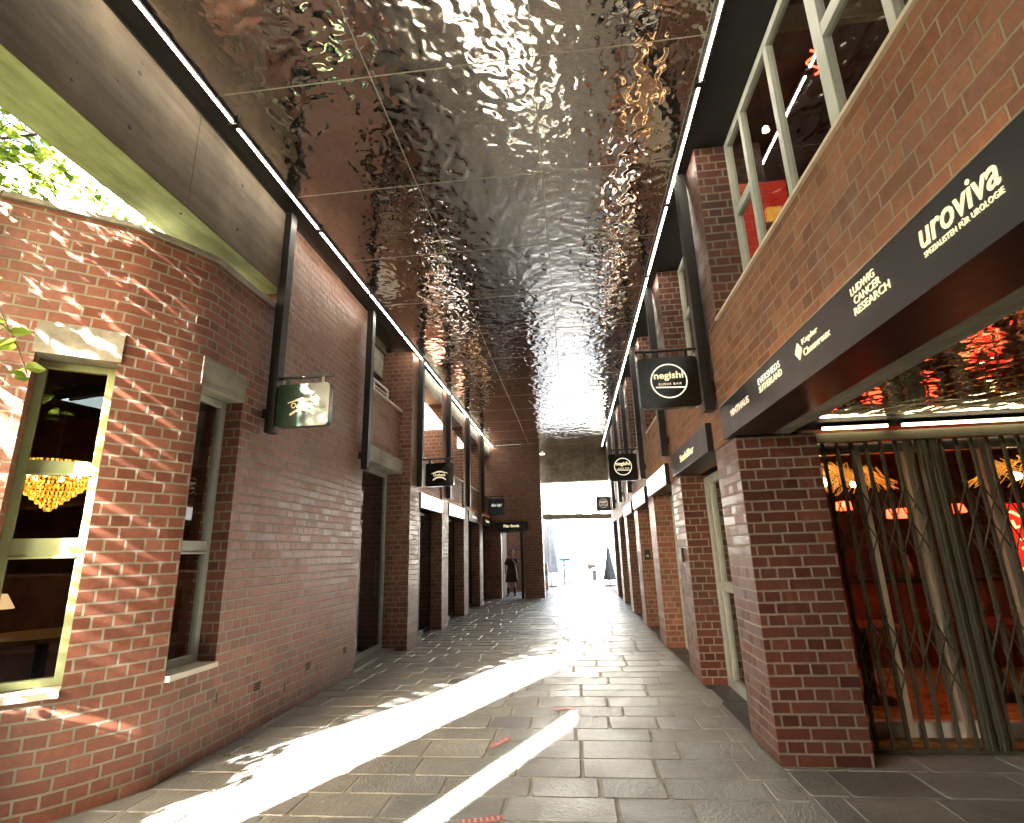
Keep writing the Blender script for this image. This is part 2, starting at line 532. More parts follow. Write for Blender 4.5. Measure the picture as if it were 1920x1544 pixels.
m_box_lit = emit("lit_white_box", (1.0, 0.98, 0.95), 0.175)
m_red_neon = emit("red_neon", (1.0, 0.04, 0.015), 0.72)
m_red_panel = emit("red_lit_panel", (1.0, 0.02, 0.01), 0.11, (0.5, 0.02, 0.01))
m_red_wall = emit("glowing_red_wall", (1.0, 0.02, 0.01), 0.013, (0.4, 0.02, 0.01))  # wall given its own glow in place of lamplight
m_yel_neon = emit("yellow_neon", (1.0, 0.62, 0.22), 0.18)
m_amber = emit("amber_shade", (1.0, 0.42, 0.06), 0.036, (0.6, 0.3, 0.08))
m_bulb = emit("warm_bulb", (1.0, 0.72, 0.35), 4.0)


def glass_mat(name, tint=(1, 1, 1), fmin=0.04, rough=0.0, op=0.0):
    m = bpy.data.materials.new(name); m.use_nodes = True
    nt = m.node_tree; nt.nodes.clear()
    out = N(nt, "ShaderNodeOutputMaterial")
    tr = N(nt, "ShaderNodeBsdfTransparent"); tr.inputs[0].default_value = tuple(tint) + (1,)
    gl = N(nt, "ShaderNodeBsdfGlossy"); gl.inputs["Roughness"].default_value = rough
    gl.inputs["Color"].default_value = (0.9, 0.92, 0.92, 1)
    fr = N(nt, "ShaderNodeFresnel"); fr.inputs[0].default_value = 1.5
    gm_ = N(nt, "ShaderNodeNewGeometry")
    f = mth(nt, 'ADD', fr.outputs[0], fmin, None, True)
    f = mth(nt, 'MULTIPLY', f, mth(nt, 'SUBTRACT', 1.0, gm_.outputs["Backfacing"]))
    mx = N(nt, "ShaderNodeMixShader")
    nt.links.new(f, mx.inputs[0]); nt.links.new(tr.outputs[0], mx.inputs[1]); nt.links.new(gl.outputs[0], mx.inputs[2])
    nt.links.new(mx.outputs[0], out.inputs[0])
    return m


m_glass = glass_mat("window_glass", (0.82, 0.84, 0.80), 0.05)
m_glass_dark = glass_mat("dark_door_glass", (0.25, 0.27, 0.25), 0.10)


def leaf_mat(name, c1, c2):
    m = bpy.data.materials.new(name); m.use_nodes = True
    nt = m.node_tree; nt.nodes.clear()
    out = N(nt, "ShaderNodeOutputMaterial")
    g = nt.nodes.new("ShaderNodeNewGeometry")
    col = ramp(nt, g.outputs["Random Per Island"], [(0.0, c1), (1.0, c2)])
    df = N(nt, "ShaderNodeBsdfDiffuse"); nt.links.new(col, df.inputs[0])
    tl = N(nt, "ShaderNodeBsdfTranslucent")
    nt.links.new(mixc(nt, 1.0, col, (1.7, 1.9, 0.9), 'MULTIPLY'), tl.inputs[0])
    mx = N(nt, "ShaderNodeMixShader"); mx.inputs[0].default_value = 0.5
    nt.links.new(df.outputs[0], mx.inputs[1]); nt.links.new(tl.outputs[0], mx.inputs[2])
    nt.links.new(mx.outputs[0], out.inputs[0])
    return m


m_leaf = leaf_mat("vine_leaf", (0.05, 0.09, 0.02), (0.20, 0.24, 0.06))
m_bark = plain("bark", (0.10, 0.075, 0.05), 0.85, bmp=0.004)

# ================================================================ GROUND
g = B(-260, 260, -160, 420, -0.30, -0.012).build("ground", m_ground); setp(g, "pale plaza ground beyond the passage", "ground", kind="structure")


def stones(x0, x1, y0, y1, rd, ln, seed, z=0.0):
    rnd = random.Random(seed)
    mb = MB()
    y = y0
    while y < y1 - 0.05:
        d = rnd.uniform(*rd)
        ye = min(y + d, y1)
        x = x0 - rnd.uniform(0, ln[0])
        while x < x1 - 0.02:
            L = rnd.uniform(*ln)
            a, b = max(x, x0), min(x + L, x1)
            if b - a > 0.05:
                gx = 0.0085
                j = lambda: rnd.uniform(-0.003, 0.003)
                ring = [(a + gx + j(), y + gx + j()), (b - gx + j(), y + gx + j()), (b - gx + j(), ye - gx + j()), (a + gx + j(), ye - gx + j())]
                cx, cy_ = (a + b) / 2, (y + ye) / 2
                dz = rnd.uniform(-0.0015, 0.0015)
                # chamfered corners, top ring and skirt ring share vertices (one island per stone)
                def chamfer(rg, c):
                    out = []
                    for i in range(4):
                        p = Vector((rg[i][0], rg[i][1])); pa = Vector(rg[i - 1]); pb = Vector(rg[(i + 1) % 4])
                        out.append(p + (pa - p).normalized() * c); out.append(p + (pb - p).normalized() * c)
                    return out
                lo = chamfer(ring, 0.016)
                hi = [p + (Vector((cx, cy_)) - p).normalized() * 0.008 for p in lo]
                n = len(mb.v)
                mb.v += [Vector((p.x, p.y, z - 0.011)) for p in lo] + [Vector((p.x, p.y, z + dz)) for p in hi]
                mb.f.append(tuple(n + 8 + i for i in range(8))); mb.uv.append([(0, 0)] * 8); mb.m.append(0)
                for i in range(8):
                    k = (i + 1) % 8
                    mb.f.append((n + i, n + k, n + 8 + k, n + 8 + i)); mb.uv.append([(0, 0)] * 4); mb.m.append(0)
            x += L
        y = ye
    return mb


pv = stones(-3.6, 1.43, -6, 23.5, (0.25, 0.41), (0.36, 0.82), 3).build("paving", m_slate)
setp(pv, "riven grey slate paving of the passage", "paving", kind="structure")
gr = B(-3.6, 1.43, -6, 23.5, -0.010, -0.0065).build("paving_joints", m_grout); setp(gr, "pale mortar bed between the slate slabs", "paving", kind="structure")
pv2 = stones(1.442, 6.2, -6, 4.93, (0.40, 0.46), (0.55, 0.62), 9).build("forecourt_paving", m_slate); setp(pv2, "slate paving in front of the folding gate", "paving", kind="structure")
gr2 = B(1.431, 6.2, -6, 4.93, -0.010, -0.0065).build("forecourt_joints", m_grout); setp(gr2, "pale mortar bed of the forecourt", "paving", kind="structure")
sl = stones(1.44, 1.80, 5.30, 19.4, (0.5, 0.7), (0.36, 0.37), 4, 0.004).build("threshold_slabs", m_slate_dark); setp(sl, "dark slate slabs in the door recesses", "paving", kind="structure")
cg = B(-16, -3.61, -12, 3.6, -0.010, 0.0).build("courtyard_ground", m_court); setp(cg, "pale ground of the planted courtyard", "ground", kind="structure")

# ================================================================ LEFT BUILDING
lb = thing("brick_building", "red brick building on the left with rounded corner, loggia piers and small shop bays", "building", (-3.6, 8, 0))
A_ = (-3.17, 4.68); B_ = (-3.17, 4.09); C_ = (-3.47, 3.52); D_ = (-3.853, 3.211)
nrm = lambda a, b: Vector((b[0] - a[0], b[1] - a[1], 0)).normalized()
def inn(a, b):
    d = nrm(a, b); v_ = Vector((-d.y, d.x, 0))  # for path going A->B->C->D (towards viewer) inwards is to the right side
    return (v_.x, v_.y) if v_.x < 0 else (-v_.x, -v_.y)
pil = [B_]
for i in range(1, 6):
    t = i / 5
    # smooth curve B->C
    p0, p1, p2 = Vector(B_), Vector((-3.285, 3.80)), Vector(C_)
    q = p0 * (1 - t) ** 2 + p1 * 2 * t * (1 - t) + p2 * t * t
    pil.append((q.x, q.y))
pil[-1] = C_
tail = [D_, (-4.10, 3.01), (-4.42, 2.80), (-4.85, 2.62), (-5.4, 2.48), (-6.2, 2.40), (-9.0, 2.35)]
path = [A_] + pil + tail
WT = 0.30
norms = []
for i, p in enumerate(path):
    a = path[max(i - 1, 0)]; b = path[min(i + 1, len(path) - 1)]
    d = nrm(a, b)
    v_ = Vector((d.y, -d.x, 0))
    norms.append((v_.x, v_.y))
norms = [(n_[0], n_[1]) if (n_[0] * -1 + n_[1] * 1) > 0 else (-n_[0], -n_[1]) for n_ in norms]
mb = MB(); u0 = 0.0
ZC = 4.29
ZB = [0, 0.70, 0.74, 3.35, 3.36, ZC]
off_ = [(p[0] + n_[0] * WT, p[1] + n_[1] * WT) for p, n_ in zip(path, norms)]
for i in range(len(path) - 1):
    a, b, ai, bi = path[i], path[i + 1], off_[i], off_[i + 1]
    win2 = (i == 0); win1 = (b == D_)
    L = math.hypot(a[0] - b[0], a[1] - b[1])
    for z0, z1 in zip(ZB, ZB[1:]):
        if win1 and z0 >= 0.74 and z1 <= 3.36: continue
        if win2 and z0 >= 0.70 and z1 <= 3.35: continue
        mb.quad([(b[0], b[1], z0), (a[0], a[1], z0), (a[0], a[1], z1), (b[0], b[1], z1)], [(u0 - L, z0), (u0, z0), (u0, z1), (u0 - L, z1)])
        mb.quad([(ai[0], ai[1], z0), (bi[0], bi[1], z0), (bi[0], bi[1], z1), (ai[0], ai[1], z1)], [(u0, z0), (u0 - L, z0), (u0 - L, z1), (u0, z1)])
    if win1 or win2:
        lo, hi = (0.74, 3.36) if win1 else (0.70, 3.35)
        for (p, q) in ((a, ai), (b, bi)):
            if win2 and p is a: continue
            sgn = [(p[0], p[1], lo), (q[0], q[1], lo), (q[0], q[1], hi), (p[0], p[1], hi)]
            if p is a: sgn = sgn[::-1]
            mb.quad(sgn, [(0.03, c[2]) if (c[0], c[1]) == (p[0], p[1]) else (0.03 + WT, c[2]) for c in sgn])
        for z_ in (lo, hi):
            mb.quad([(b[0], b[1], z_), (a[0], a[1], z_), (ai[0], ai[1], z_), (bi[0], bi[1], z_)])
    u0 -= L
mb.box(-3.47, -3.17, 4.68, 5.12, 0, ZC)
cwl = mb.build("curved_wall", m_brick_l, lb, merge=True)
def soft(o, ang=28):
    bm = bmesh.new(); bm.from_mesh(o.data)
    for f_ in bm.faces: f_.smooth = True
    for e in bm.edges:
        e.smooth = len(e.link_faces) == 2 and e.calc_face_angle(3.14) < R(ang)
    bm.to_mesh(o.data); bm.free()
soft(cwl)
B(-3.47, -3.17, 5.12, 7.78, 0, 5.5).build("wall", m_brick_l, lb, bevel=0.006)
# coping
mb = MB()
for i in range(len(path) - 1):
    a, b = path[i], path[i + 1]
    o_ = lambda p, n_: (p[0] - n_[0] * 0.035, p[1] - n_[1] * 0.035)
    mb.strip(o_(b, norms[i + 1]), o_(a, norms[i]), norms[i + 1], norms[i], WT + 0.07, ZC + 0.002, ZC + 0.045, 0)
mb.box(-3.50, -3.135, 4.68, 5.117, ZC + 0.002, ZC + 0.045)
mb.build("coping", m_conc_pale, lb)


def window_between(a, b, na, nb, z0, z1, parent, rec=0.2, fr=0.07, bars=(), name="window", fm=None, sill=True, glassm=None, deep=0.06):
    """framed window standing between plan points a,b recessed along the inward normals"""
    fm = fm or m_frame
    a = Vector((a[0], a[1], 0)) + Vector((na[0], na[1], 0)) * rec
    b = Vector((b[0], b[1], 0)) + Vector((nb[0], nb[1], 0)) * rec
    d = (b - a).normalized(); n = Vector((na[0] + nb[0], na[1] + nb[1], 0)).normalized()
    P = lambda s_, z, dpt=0: a + d * s_ + Vector((0, 0, z)) + n * dpt
    W = (b - a).length
    def slab(mb_, s0, s1, za, zb, d0, d1):
        c = [P(s0, za, d0), P(s1, za, d0), P(s1, zb, d0), P(s0, zb, d0), P(s0, za, d1), P(s1, za, d1), P(s1, zb, d1), P(s0, zb, d1)]
        for f in ((0, 1, 2, 3), (5, 4, 7, 6), (4, 0, 3, 7), (1, 5, 6, 2), (3, 2, 6, 7), (4, 5, 1, 0)):
            mb_.quad([c[k] for k in f])
    mbp = MB(); slab(mbp, fr * 0.6, W - fr * 0.6, z0 + fr * 0.6, z1 - fr * 0.6, deep * 0.45, deep * 0.45 + 0.008)
    w_ = mbp.build(name, glassm or m_glass, parent)
    w_.location = (0, 0, 0)
    mf = MB()
    slab(mf, 0, fr, z0, z1, 0, deep); slab(mf, W - fr, W, z0, z1, 0, deep)
    slab(mf, fr, W - fr, z1 - fr, z1, 0.001, deep); slab(mf, fr, W - fr, z0, z0 + fr, 0.001, deep)
    for (zb, hb) in bars:
        slab(mf, fr, W - fr, zb - hb / 2, zb + hb / 2, 0.001, deep)
        slab(mf, fr, W - fr, zb - hb / 2 - 0.012, zb - hb / 2 + 0.004, -0.012, deep * 0.5)
    fo = mf.build("frame", fm, parent, bevel=0.004)
    fo.parent = w_
    if sill:
        ms = MB(); slab(ms, -0.0, W + 0.0, z0 - 0.045, z0 - 0.003, -rec - 0.035, deep)
        so = ms.build("sill", m_sill, parent); so.parent = w_
    return w_


iC = path.index(C_); iD = path.index(D_)
window_between(D_, C_, norms[iD], norms[iC], 0.79, 3.115, lb, bars=((1.72, 0.13), (2.30, 0.10)), rec=0.17, fr=0.055, fm=m_frame_l)
window_between(B_, A_, norms[1], norms[0], 0.75, 3.095, lb, bars=((1.72, 0.10),), rec=0.17, fr=0.06)
# concrete lintels
def lint(a, b, na, nb, z0, z1):
    m_ = MB()
    d = nrm(a, b)
    a2 = (a[0] - d.x * 0.02 - na[0] * 0.004, a[1] - d.y * 0.02 - na[1] * 0.004); b2 = (b[0] + d.x * 0.02 - nb[0] * 0.004, b[1] + d.y * 0.02 - nb[1] * 0.004)
    m_.strip(a2, b2, na, nb, WT, z0, z1, 0)
    m_.build("lintel", m_conc_pale, lb)
lint(D_, C_, norms[iD], norms[iC], 3.118, 3.362)
lint(B_, A_, norms[1], norms[0], 3.098, 3.352)
# air bricks low in the wall
for y_, z_ in ((5.37, 0.39), (6.40, 0.37), (7.43, 0.37)):
    ab = MB()
    for i in range(3):
        for j in range(3):
            ab.box(-3.168, -3.163, y_ - 0.052 + i * 0.036, y_ - 0.052 + i * 0.036 + 0.028, z_ - 0.036 + j * 0.026, z_ - 0.036 + j * 0.026 + 0.019)
    ab.build("air_brick", m_dark, lb)
for y_, z_ in ((3.98, 0.34), (4.75, 0.40), (5.9, 0.22)):
    x_ = -3.17 if y_ > 4.6 else -3.302
    ws = MB().box(x_ - 0.01, x_ + 0.003, y_ - 0.006, y_ + 0.006, z_, z_ + 0.085)
    ws.build("weep_hole", m_dark, lb)
# loggia and shop bays
LX = -2.95
piers_l = [9.52 + 2.46 * k for k in range(4)]
for k, y0 in enumerate(piers_l):
    B(-4.3, LX, y0, y0 + 0.62, 0, 5.5).build("pier", m_brick_l, lb, bevel=0.006)
    if k > 0:
        B(-5.2, -4.3, y0, y0 + 0.3, 3.2, 5.48).build("cross_wall", m_brick_l, lb)
# first bay: door, spandrel, balcony
B(-3.40, -3.10, 7.78, 9.517, 3.05, 3.30).build("lintel", m_conc_pale, lb)
B(-3.40, -3.17, 7.783, 9.517, 3.303, 4.25).build("spandrel", m_brick2, lb, bevel=0.006)
B(-3.42, -3.13, 7.783, 9.517, 4.253, 4.285).build("coping", m_sill, lb)
B(-4.0, -3.55, 7.783, 9.517, 4.95, 5.45).build("concrete_beam", m_conc_pale, lb)
B(-4.65, -4.5, 7.4, 9.6, 3.2, 5.45).build("back_wall", m_brick_l, lb)
B(-4.5, -3.48, 7.5, 7.77, 3.2, 5.45).build("side_wall", m_brick_l, lb)
B(-4.9, -3.48, 7.4, 9.9, 5.455, 5.6).build("loggia_sun_block", m_conc, lb)  # added slab, keeps direct sun out of the first loggia bay
B(-4.5, -3.41, 7.78, 9.51, 3.15, 3.25).build("loggia_floor", m_conc, lb)
rl = MB()
for z_ in (4.42, 4.50, 4.60):
    rl.beam((-3.33, 7.79, z_), (-3.33, 9.2, z_), 0.03 if z_ > 4.55 else 0.016, 0.03 if z_ > 4.55 else 0.016)
for y_ in (7.82, 8.5, 9.19):
    rl.beam((-3.33, y_, 4.28), (-3.33, y_, 4.60), 0.03, 0.03, (0, 1, 0))
rl.build("railing", m_white, lb)
dr = MB().box(-3.42, -3.40, 7.86, 9.4, 0.12, 2.98).build("door", m_glass_dark, lb)
f = MB(); f.box(-3.44, -3.37, 7.78, 7.86, 0.05, 3.05); f.box(-3.44, -3.37, 9.36, 9.45, 0.05, 3.05); f.box(-3.44, -3.37, 7.86, 9.36, 2.97, 3.05); f.box(-3.44, -3.37, 7.86, 9.36, 0.05, 0.14)
fo = f.build("frame", m_frame2, lb, bevel=0.004); fo.parent = dr
f = MB().bar((-3.33, 9.28, 0.9), (-3.33, 9.28, 1.5), 0.012); f.bar((-3.37, 9.28, 0.95), (-3.33, 9.28, 0.95), 0.008); f.bar((-3.37, 9.28, 1.45), (-3.33, 9.28, 1.45), 0.008)
fo = f.build("handle", m_frame2, lb); fo.parent = dr
B(-3.60, -3.18, 7.78, 9.517, 0.0, 0.045).build("doorstep", m_slate, lb)
B(-3.75, -3.40, 9.45, 9.515, 0.05, 3.3).build("jamb", m_brick_l, lb)
# shop bays between the piers
for k, y0 in enumerate(piers_l):
    ya, yb = y0 + 0.62, y0 + 2.46
    if k == 3: yb = 19.48
    B(-3.27, -2.99, ya + 0.003, yb - 0.003, 2.80, 3.50).build("spandrel", m_brick2, lb, bevel=0.006)
    B(-3.30, -2.95, ya + 0.003, yb - 0.003, 3.503, 3.53).build("coping", m_sill, lb)
    B(-3.33, -2.97, ya + 0.003, yb - 0.003, 5.08, 5.45).build("concrete_beam", m_conc_pale, lb)
    B(-5.2, -3.28, ya + 0.003, yb - 0.003, 3.05, 3.18).build("loggia_floor", m_conc, lb)
    d_ = B(-3.24, -3.22, ya + 0.07, yb - 0.07, 0.1, 2.42).build("door", m_glass_dark, lb)
    f = MB(); f.box(-3.26, -3.20, ya + 0.003, ya + 0.07, 0.0, 2.45); f.box(-3.26, -3.20, yb - 0.07, yb - 0.003, 0.0, 2.45); f.box(-3.26, -3.20, ya + 0.07, yb - 0.07, 2.40, 2.45); f.box(-3.26, -3.20, ya + 0.07, yb - 0.07, 0.0, 0.1)
    f.box(-3.255, -3.205, (ya + yb) / 2 - 0.03, (ya + yb) / 2 + 0.03, 0.1, 2.4)
    fo = f.build("frame", m_black, lb); fo.parent = d_
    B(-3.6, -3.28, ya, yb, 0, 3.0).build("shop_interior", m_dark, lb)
# stairs guard seen through the first bright loggia bay
f = MB().bar((-4.2, 11.8, 3.35), (-3.4, 11.8, 3.9), 0.02); f.build("handrail", m_frame2, lb)
# dining room behind the rounded corner
B(-9.0, -3.5, 7.0, 7.2, 0.0, 4.25).build("room_wall", m_wood, lb)
B(-9.0, -3.5, 3.6, 7.0, 3.75, 4.2).build("room_ceiling", m_dark, lb)
B(-9.2, -9.0, 2.4, 7.2, 0.0, 4.25).build("room_side_wall", m_wood, lb)
B(-9.0, -3.5, 3.7, 7.0, 0.0, 0.25).build("room_floor", m_dark, lb)
B(-9.4, -3.5, 4.6, 7.78, 4.25, 4.30).build("flat_roof", m_conc, lb)
# added tall block further back, shades the far loggias
lb2 = thing("shading_block", "added pale block behind the left loggias, shading the far bays", "building", (-9, 14, 0))
B(-12, -5.9, 8.0, 26, 0, 10.0).build("wall", m_conc_pale, lb2)

# beam over the courtyard opening
cb_ = thing("concrete_beam", "long board-marked concrete beam over the courtyard opening at upper left", "beam", (-3.33, -1, 4.5))
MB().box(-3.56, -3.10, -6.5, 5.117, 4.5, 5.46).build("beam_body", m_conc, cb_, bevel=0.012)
f = MB()
for y_ in (4.2, 2.9, 1.6, 0.3, -1.0):
    for z_ in (4.72, 5.22):
        f.lathe((0, 0, 0), [(0, 0)], 3) if False else None
        f.bar((-3.0995, y_, z_), (-3.097, y_, z_), 0.017, 12)
f.build("tie_holes", m_soffit, cb_)
f = MB()
for y_ in (3.55, 0.95, -1.65):
    f.box(-3.099, -3.0975, y_ - 0.003, y_ + 0.003, 4.515, 5.45)
f.build("formwork_joints", m_soffit, cb_)
B(-3.55, -3.11, -6.4, 5.10, 4.496, 4.4995).build("green_lit_underside", m_conc_green, cb_)

# added unseen side wall beside the viewer; its end and gap shape the sun streaks
sw = thing("streak_shaping_wall", "added unseen brick wall beside the viewer, its gap shaping the sun streaks", "wall", (-3.35, -2, 0))
B(-3.5, -3.2, -1.10, 0.62, 0, 4.49).build("wall", m_brick_l, sw, bevel=0.006)
B(-3.5, -3.2, -6.5, -2.27, 0, 4.49).build("wall", m_brick_l, sw, bevel=0.006)

rc = thing("rear_closing_wall", "added unseen brick wall behind the viewer, closing out light from the rear", "wall", (-1, -6.7, 0))  # added unseen closure, darkens the faces turned towards the viewer
B(-3.56, 1.43, -6.75, -6.55, 2.6, 5.6).build("wall", m_brick_l, rc, bevel=0.006)
B(-3.56, 1.43, -6.72, -6.60, 0, 2.597).build("wall", m_brick_l, rc, bevel=0.006)

# ================================================================ RIGHT BUILDING
rb = thing("brick_building", "red brick building on the right with upper windows, deep piers and a gated corner", "building", (2.5, 8, 0))
RX = 1.43
piers_r = [4.63 + 2.46 * k for k in range(7)]
for k, y0 in enumerate(piers_r):
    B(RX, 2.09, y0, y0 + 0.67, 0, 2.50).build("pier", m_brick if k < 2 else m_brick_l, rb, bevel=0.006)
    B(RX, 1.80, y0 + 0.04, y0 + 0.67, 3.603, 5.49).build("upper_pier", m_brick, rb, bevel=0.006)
B(RX, 1.70, -6.5, 20.06, 2.503, 3.60).build("spandrel", m_brick2, rb, bevel=0.006)
f = MB().box(RX - 0.02, 1.72, -6.5, 4.67, 3.603, 3.625)
f.build("sill", m_sill, rb)
for k in range(6):
    ya, yb = piers_r[k] + 0.67, piers_r[k + 1]
    B(RX - 0.02, 1.72, ya + 0.003, yb + 0.037, 3.603, 3.625).build("sill", m_sill, rb)
    # upper window
    window_between((1.72, yb + 0.035), (1.72, ya + 0.003), (1, 0), (1, 0), 3.63, 5.48, rb, rec=0.0, fr=0.07, sill=False)
    f = MB()
    for t in (0.35, 0.68):
        yy = ya + (yb - ya) * t
        f.box(1.721, 1.775, yy - 0.03, yy + 0.03, 3.70, 5.41)
    f.box(1.722, 1.774, yb - 0.55, yb - 0.03, 4.66, 4.74)
    f.build("mullion", m_frame, rb)
    # lower door recess
    d_ = B(1.755, 1.765, ya + 0.1, yb - 0.09, 0.12, 2.35).build("door", m_glass if k == 0 else m_glass_dark, rb)
    f = MB(); f.box(1.72, 1.79, yb - 0.10, yb - 0.004, 0.0, 2.45); f.box(1.72, 1.79, ya + 0.004, ya + 0.10, 0.0, 2.45)
    f.box(1.721, 1.789, ya + 0.1, yb - 0.1, 2.35, 2.45); f.box(1.721, 1.789, ya + 0.1, yb - 0.1, 0.0, 0.12)
    f.box(1.721, 1.789, ya + 0.1, yb - 0.1, 1.08, 1.19)
    f.box(1.723, 1.787, yb - 0.30, yb - 0.24, 0.12, 2.35)
    fo = f.build("frame", m_frame2, rb, bevel=0.004); fo.parent = d_
    B(1.80, 2.08, ya + 0.003, yb - 0.003, 2.45, 2.5).build("lintel", m_dark, rb)
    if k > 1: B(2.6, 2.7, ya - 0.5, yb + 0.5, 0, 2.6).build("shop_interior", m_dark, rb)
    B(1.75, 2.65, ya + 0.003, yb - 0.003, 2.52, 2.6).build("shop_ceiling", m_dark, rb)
B(5.0, 5.1, -6.4, 20, 3.35, 7.2).build("upper_room_wall", m_redroom, rb)
B(1.80, 5.0, 9.0, 9.1, 3.35, 7.2).build("upper_room_wall", m_redroom, rb)
# window band over the forecourt
wy = [4.665, 4.19, 3.53, 2.85, 2.25, 1.65, 1.0, 0.3]
w_ = B(1.75, 1.757, -6.0, 4.60, 3.66, 5.46).build("window", m_glass, rb)
f = MB()
f.box(1.72, 1.78, 4.595, 4.665, 3.63, 5.485)
f.box(1.72, 1.78, -6, 4.595, 5.41, 5.485); f.box(1.72, 1.78, -6, 4.595, 3.63, 3.665)
for y_ in wy[1:] + [-0.4, -1.1, -1.8, -2.5]:
    f.box(1.721, 1.779, y_ - (0.055 if y_ in (2.85,) else 0.032), y_ + (0.055 if y_ in (2.85,) else 0.032), 3.665, 5.41)
f.box(1.722, 1.778, 4.222, 4.595, 4.63, 4.72)
f.box(1.722, 1.778, 2.282, 2.795, 4.66, 4.76)
f.box(1.722, 1.778, 1.032, 1.618, 4.66, 4.76)
fo = f.build("frame", m_frame, rb, bevel=0.005); fo.parent = w_
# soffit over the windows
f = B(1.34, 1.78, -6.5, 19.9, 5.503, 5.56).build("soffit", m_soffit, rb)
# forecourt: mirror soffit, concrete edge, far walls
B(1.72, 1.88, -6.4, 4.627, 2.505, 2.62).build("concrete_edge", m_conc_pale, rb)
B(1.884, 6.2, 4.624, 5.1, 2.618, 2.66).build("reflection_blocking_board", m_soffit, rb)  # added dark board where mirror would run, blocks the strip lights' reflection
f = B(1.884, 6.2, -6.4, 4.62, 2.62, 2.66).build("mirror_soffit", m_mirror2, rb)
B(2.094, 2.235, 5.0, 5.3, 0, 2.60).build("gate_jamb", m_brick, rb)
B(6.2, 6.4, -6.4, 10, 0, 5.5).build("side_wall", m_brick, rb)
B(1.43, 6.2, -6.6, -6.4, 0, 5.5).build("rear_closing_wall", m_brick, rb)
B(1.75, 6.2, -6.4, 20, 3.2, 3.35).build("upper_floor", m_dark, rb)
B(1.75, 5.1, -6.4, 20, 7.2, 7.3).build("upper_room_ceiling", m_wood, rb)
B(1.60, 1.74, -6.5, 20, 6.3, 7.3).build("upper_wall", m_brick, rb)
B(1.9, 5.0, 4.6, 4.9, 6.75, 7.1).build("room_beam", m_conc, rb)
# bar room
B(2.1, 6.2, 9.0, 9.1, 0, 3.2).build("bar_back_wall", m_wood, rb)
B(2.1, 2.2, 5.32, 9.0, 0, 3.2).build("bar_side_wall", m_wood, rb)
B(2.2, 6.2, 5.1, 9.0, 2.75, 2.85).build("bar_ceiling", m_wood, rb)
B(2.2, 6.2, 4.96, 9.0, -0.01, 0.012).build("bar_floor", m_straw, rb)
sf = thing("shop_front", "glazed bar front with pale posts behind the folding gate", "shop front", (4, 5.28, 0))
f = MB()
for x_, w in ((2.27, 0.05), (2.70, 0.055), (3.15, 0.085), (3.79, 0.06), (4.5, 0.06), (5.2, 0.06)):
    f.box(x_ - w / 2, x_ + w / 2, 5.24, 5.32, 0.02, 2.58)
f.build("post", m_sill, sf, bevel=0.004)
f = MB().box(2.236, 6.19, 5.245, 5.315, 0.018, 0.135); f.build("threshold", m_white, sf)
B(2.236, 6.19, 5.243, 5.317, 2.40, 2.60).build("head_panel", m_frame2, sf)
B(2.24, 6.19, 5.275, 5.283, 0.137, 2.398).build("pane", m_glass, sf)

# roof slab above the mirror ceiling
rf = thing("roof_slab", "dark roof slab carrying the mirrored ceiling over the passage", "roof", (-1, 8, 5.56))
MB().prism([(-3.56, -6.5), (1.745, -6.5), (1.745, 21.8), (-1.1, 21.8), (-1.1, 19.95), (-3.56, 19.95)], 5.62, 6.3).build("slab", m_soffit, rf)
f = MB(); f.box(-3.12, -2.86, -6.5, 19.5, 5.505, 5.60); f.build("edge_trim", m_black, rf)
B(-3.0, 1.4, -6.45, 19.9, 5.545, 5.58).build("backing", m_frame2, rf)

# mirrored ceiling
mc = thing("mirror_ceiling", "rippled mirror steel ceiling in square panels along the passage", "ceiling", (-0.8, 8, 5.5))
xs = [-2.856, -1.482, -0.113, 1.262]
PY_ = 1.37
k0 = -6
for j in range(k0, 14):
    ya = 3.42 + j * PY_; yb = ya + PY_
    if ya < -4.9: continue
    for i in range(3):
        a, b = xs[i], xs[i + 1]
        if ya > 19.3 and b < -1.0: continue
        ye = min(yb, 19.45 if b < -0.2 else 21.75)
        if ye - ya < 0.1: continue
        B(a + 0.003, b - 0.003, ya + 0.003, ye - 0.003, 5.5, 5.512).build("ceiling_panel", m_mirror, mc)
sm = MB()
for j in range(k0, 14):
    ya = 3.42 + j * PY_
    if ya > -4.8: sm.box(-2.85, 1.33, ya - 0.004, ya + 0.004, 5.4975, 5.5) if ya < 19.3 else sm.box(-1.0, 1.33, ya - 0.004, ya + 0.004, 5.4975, 5.5)
for x in xs[1:]:
    sm.box(x - 0.004, x + 0.004, -4.8, 19.4 if x < -1 else 21.7, 5.497, 5.4995)
sm.build("seam_strip", m_seam, mc)
B(1.262, 1.335, -4.8, 21.7, 5.5, 5.512).build("edge_strip", m_mirror, mc)

# LED lines
def light_line(x, side, n, y0, names):
    for k in range(n):
        ya = y0 + k * 1.66; yb = ya + 1.60
        t = thing("light_strip", names % ORD[k], "strip light", (x, ya, 5.47), group="slim strip lights along both ceiling edges")
        B(x - 0.028, x + 0.028, ya, yb, 5.468, 5.497).build("channel", m_black, t)
        B(x - 0.008, x + 0.008, ya + 0.01, yb - 0.01, 5.460, 5.4675).build("diffuser", m_led, t)
        B(x - 0.04, x + 0.04, yb + 0.002, yb + 0.058, 5.452, 5.498).build("clip", m_black, t)
ORD = ["nearest", "second", "third", "fourth", "fifth", "sixth", "seventh", "eighth", "ninth", "tenth", "eleventh", "twelfth", "thirteenth"]
light_line(-2.885, -1, 11, 2.08, "%s slim white strip light along the left edge of the mirror ceiling")
light_line(1.305, 1, 11, 2.22, "%s slim white strip light along the right edge of the mirror ceiling")

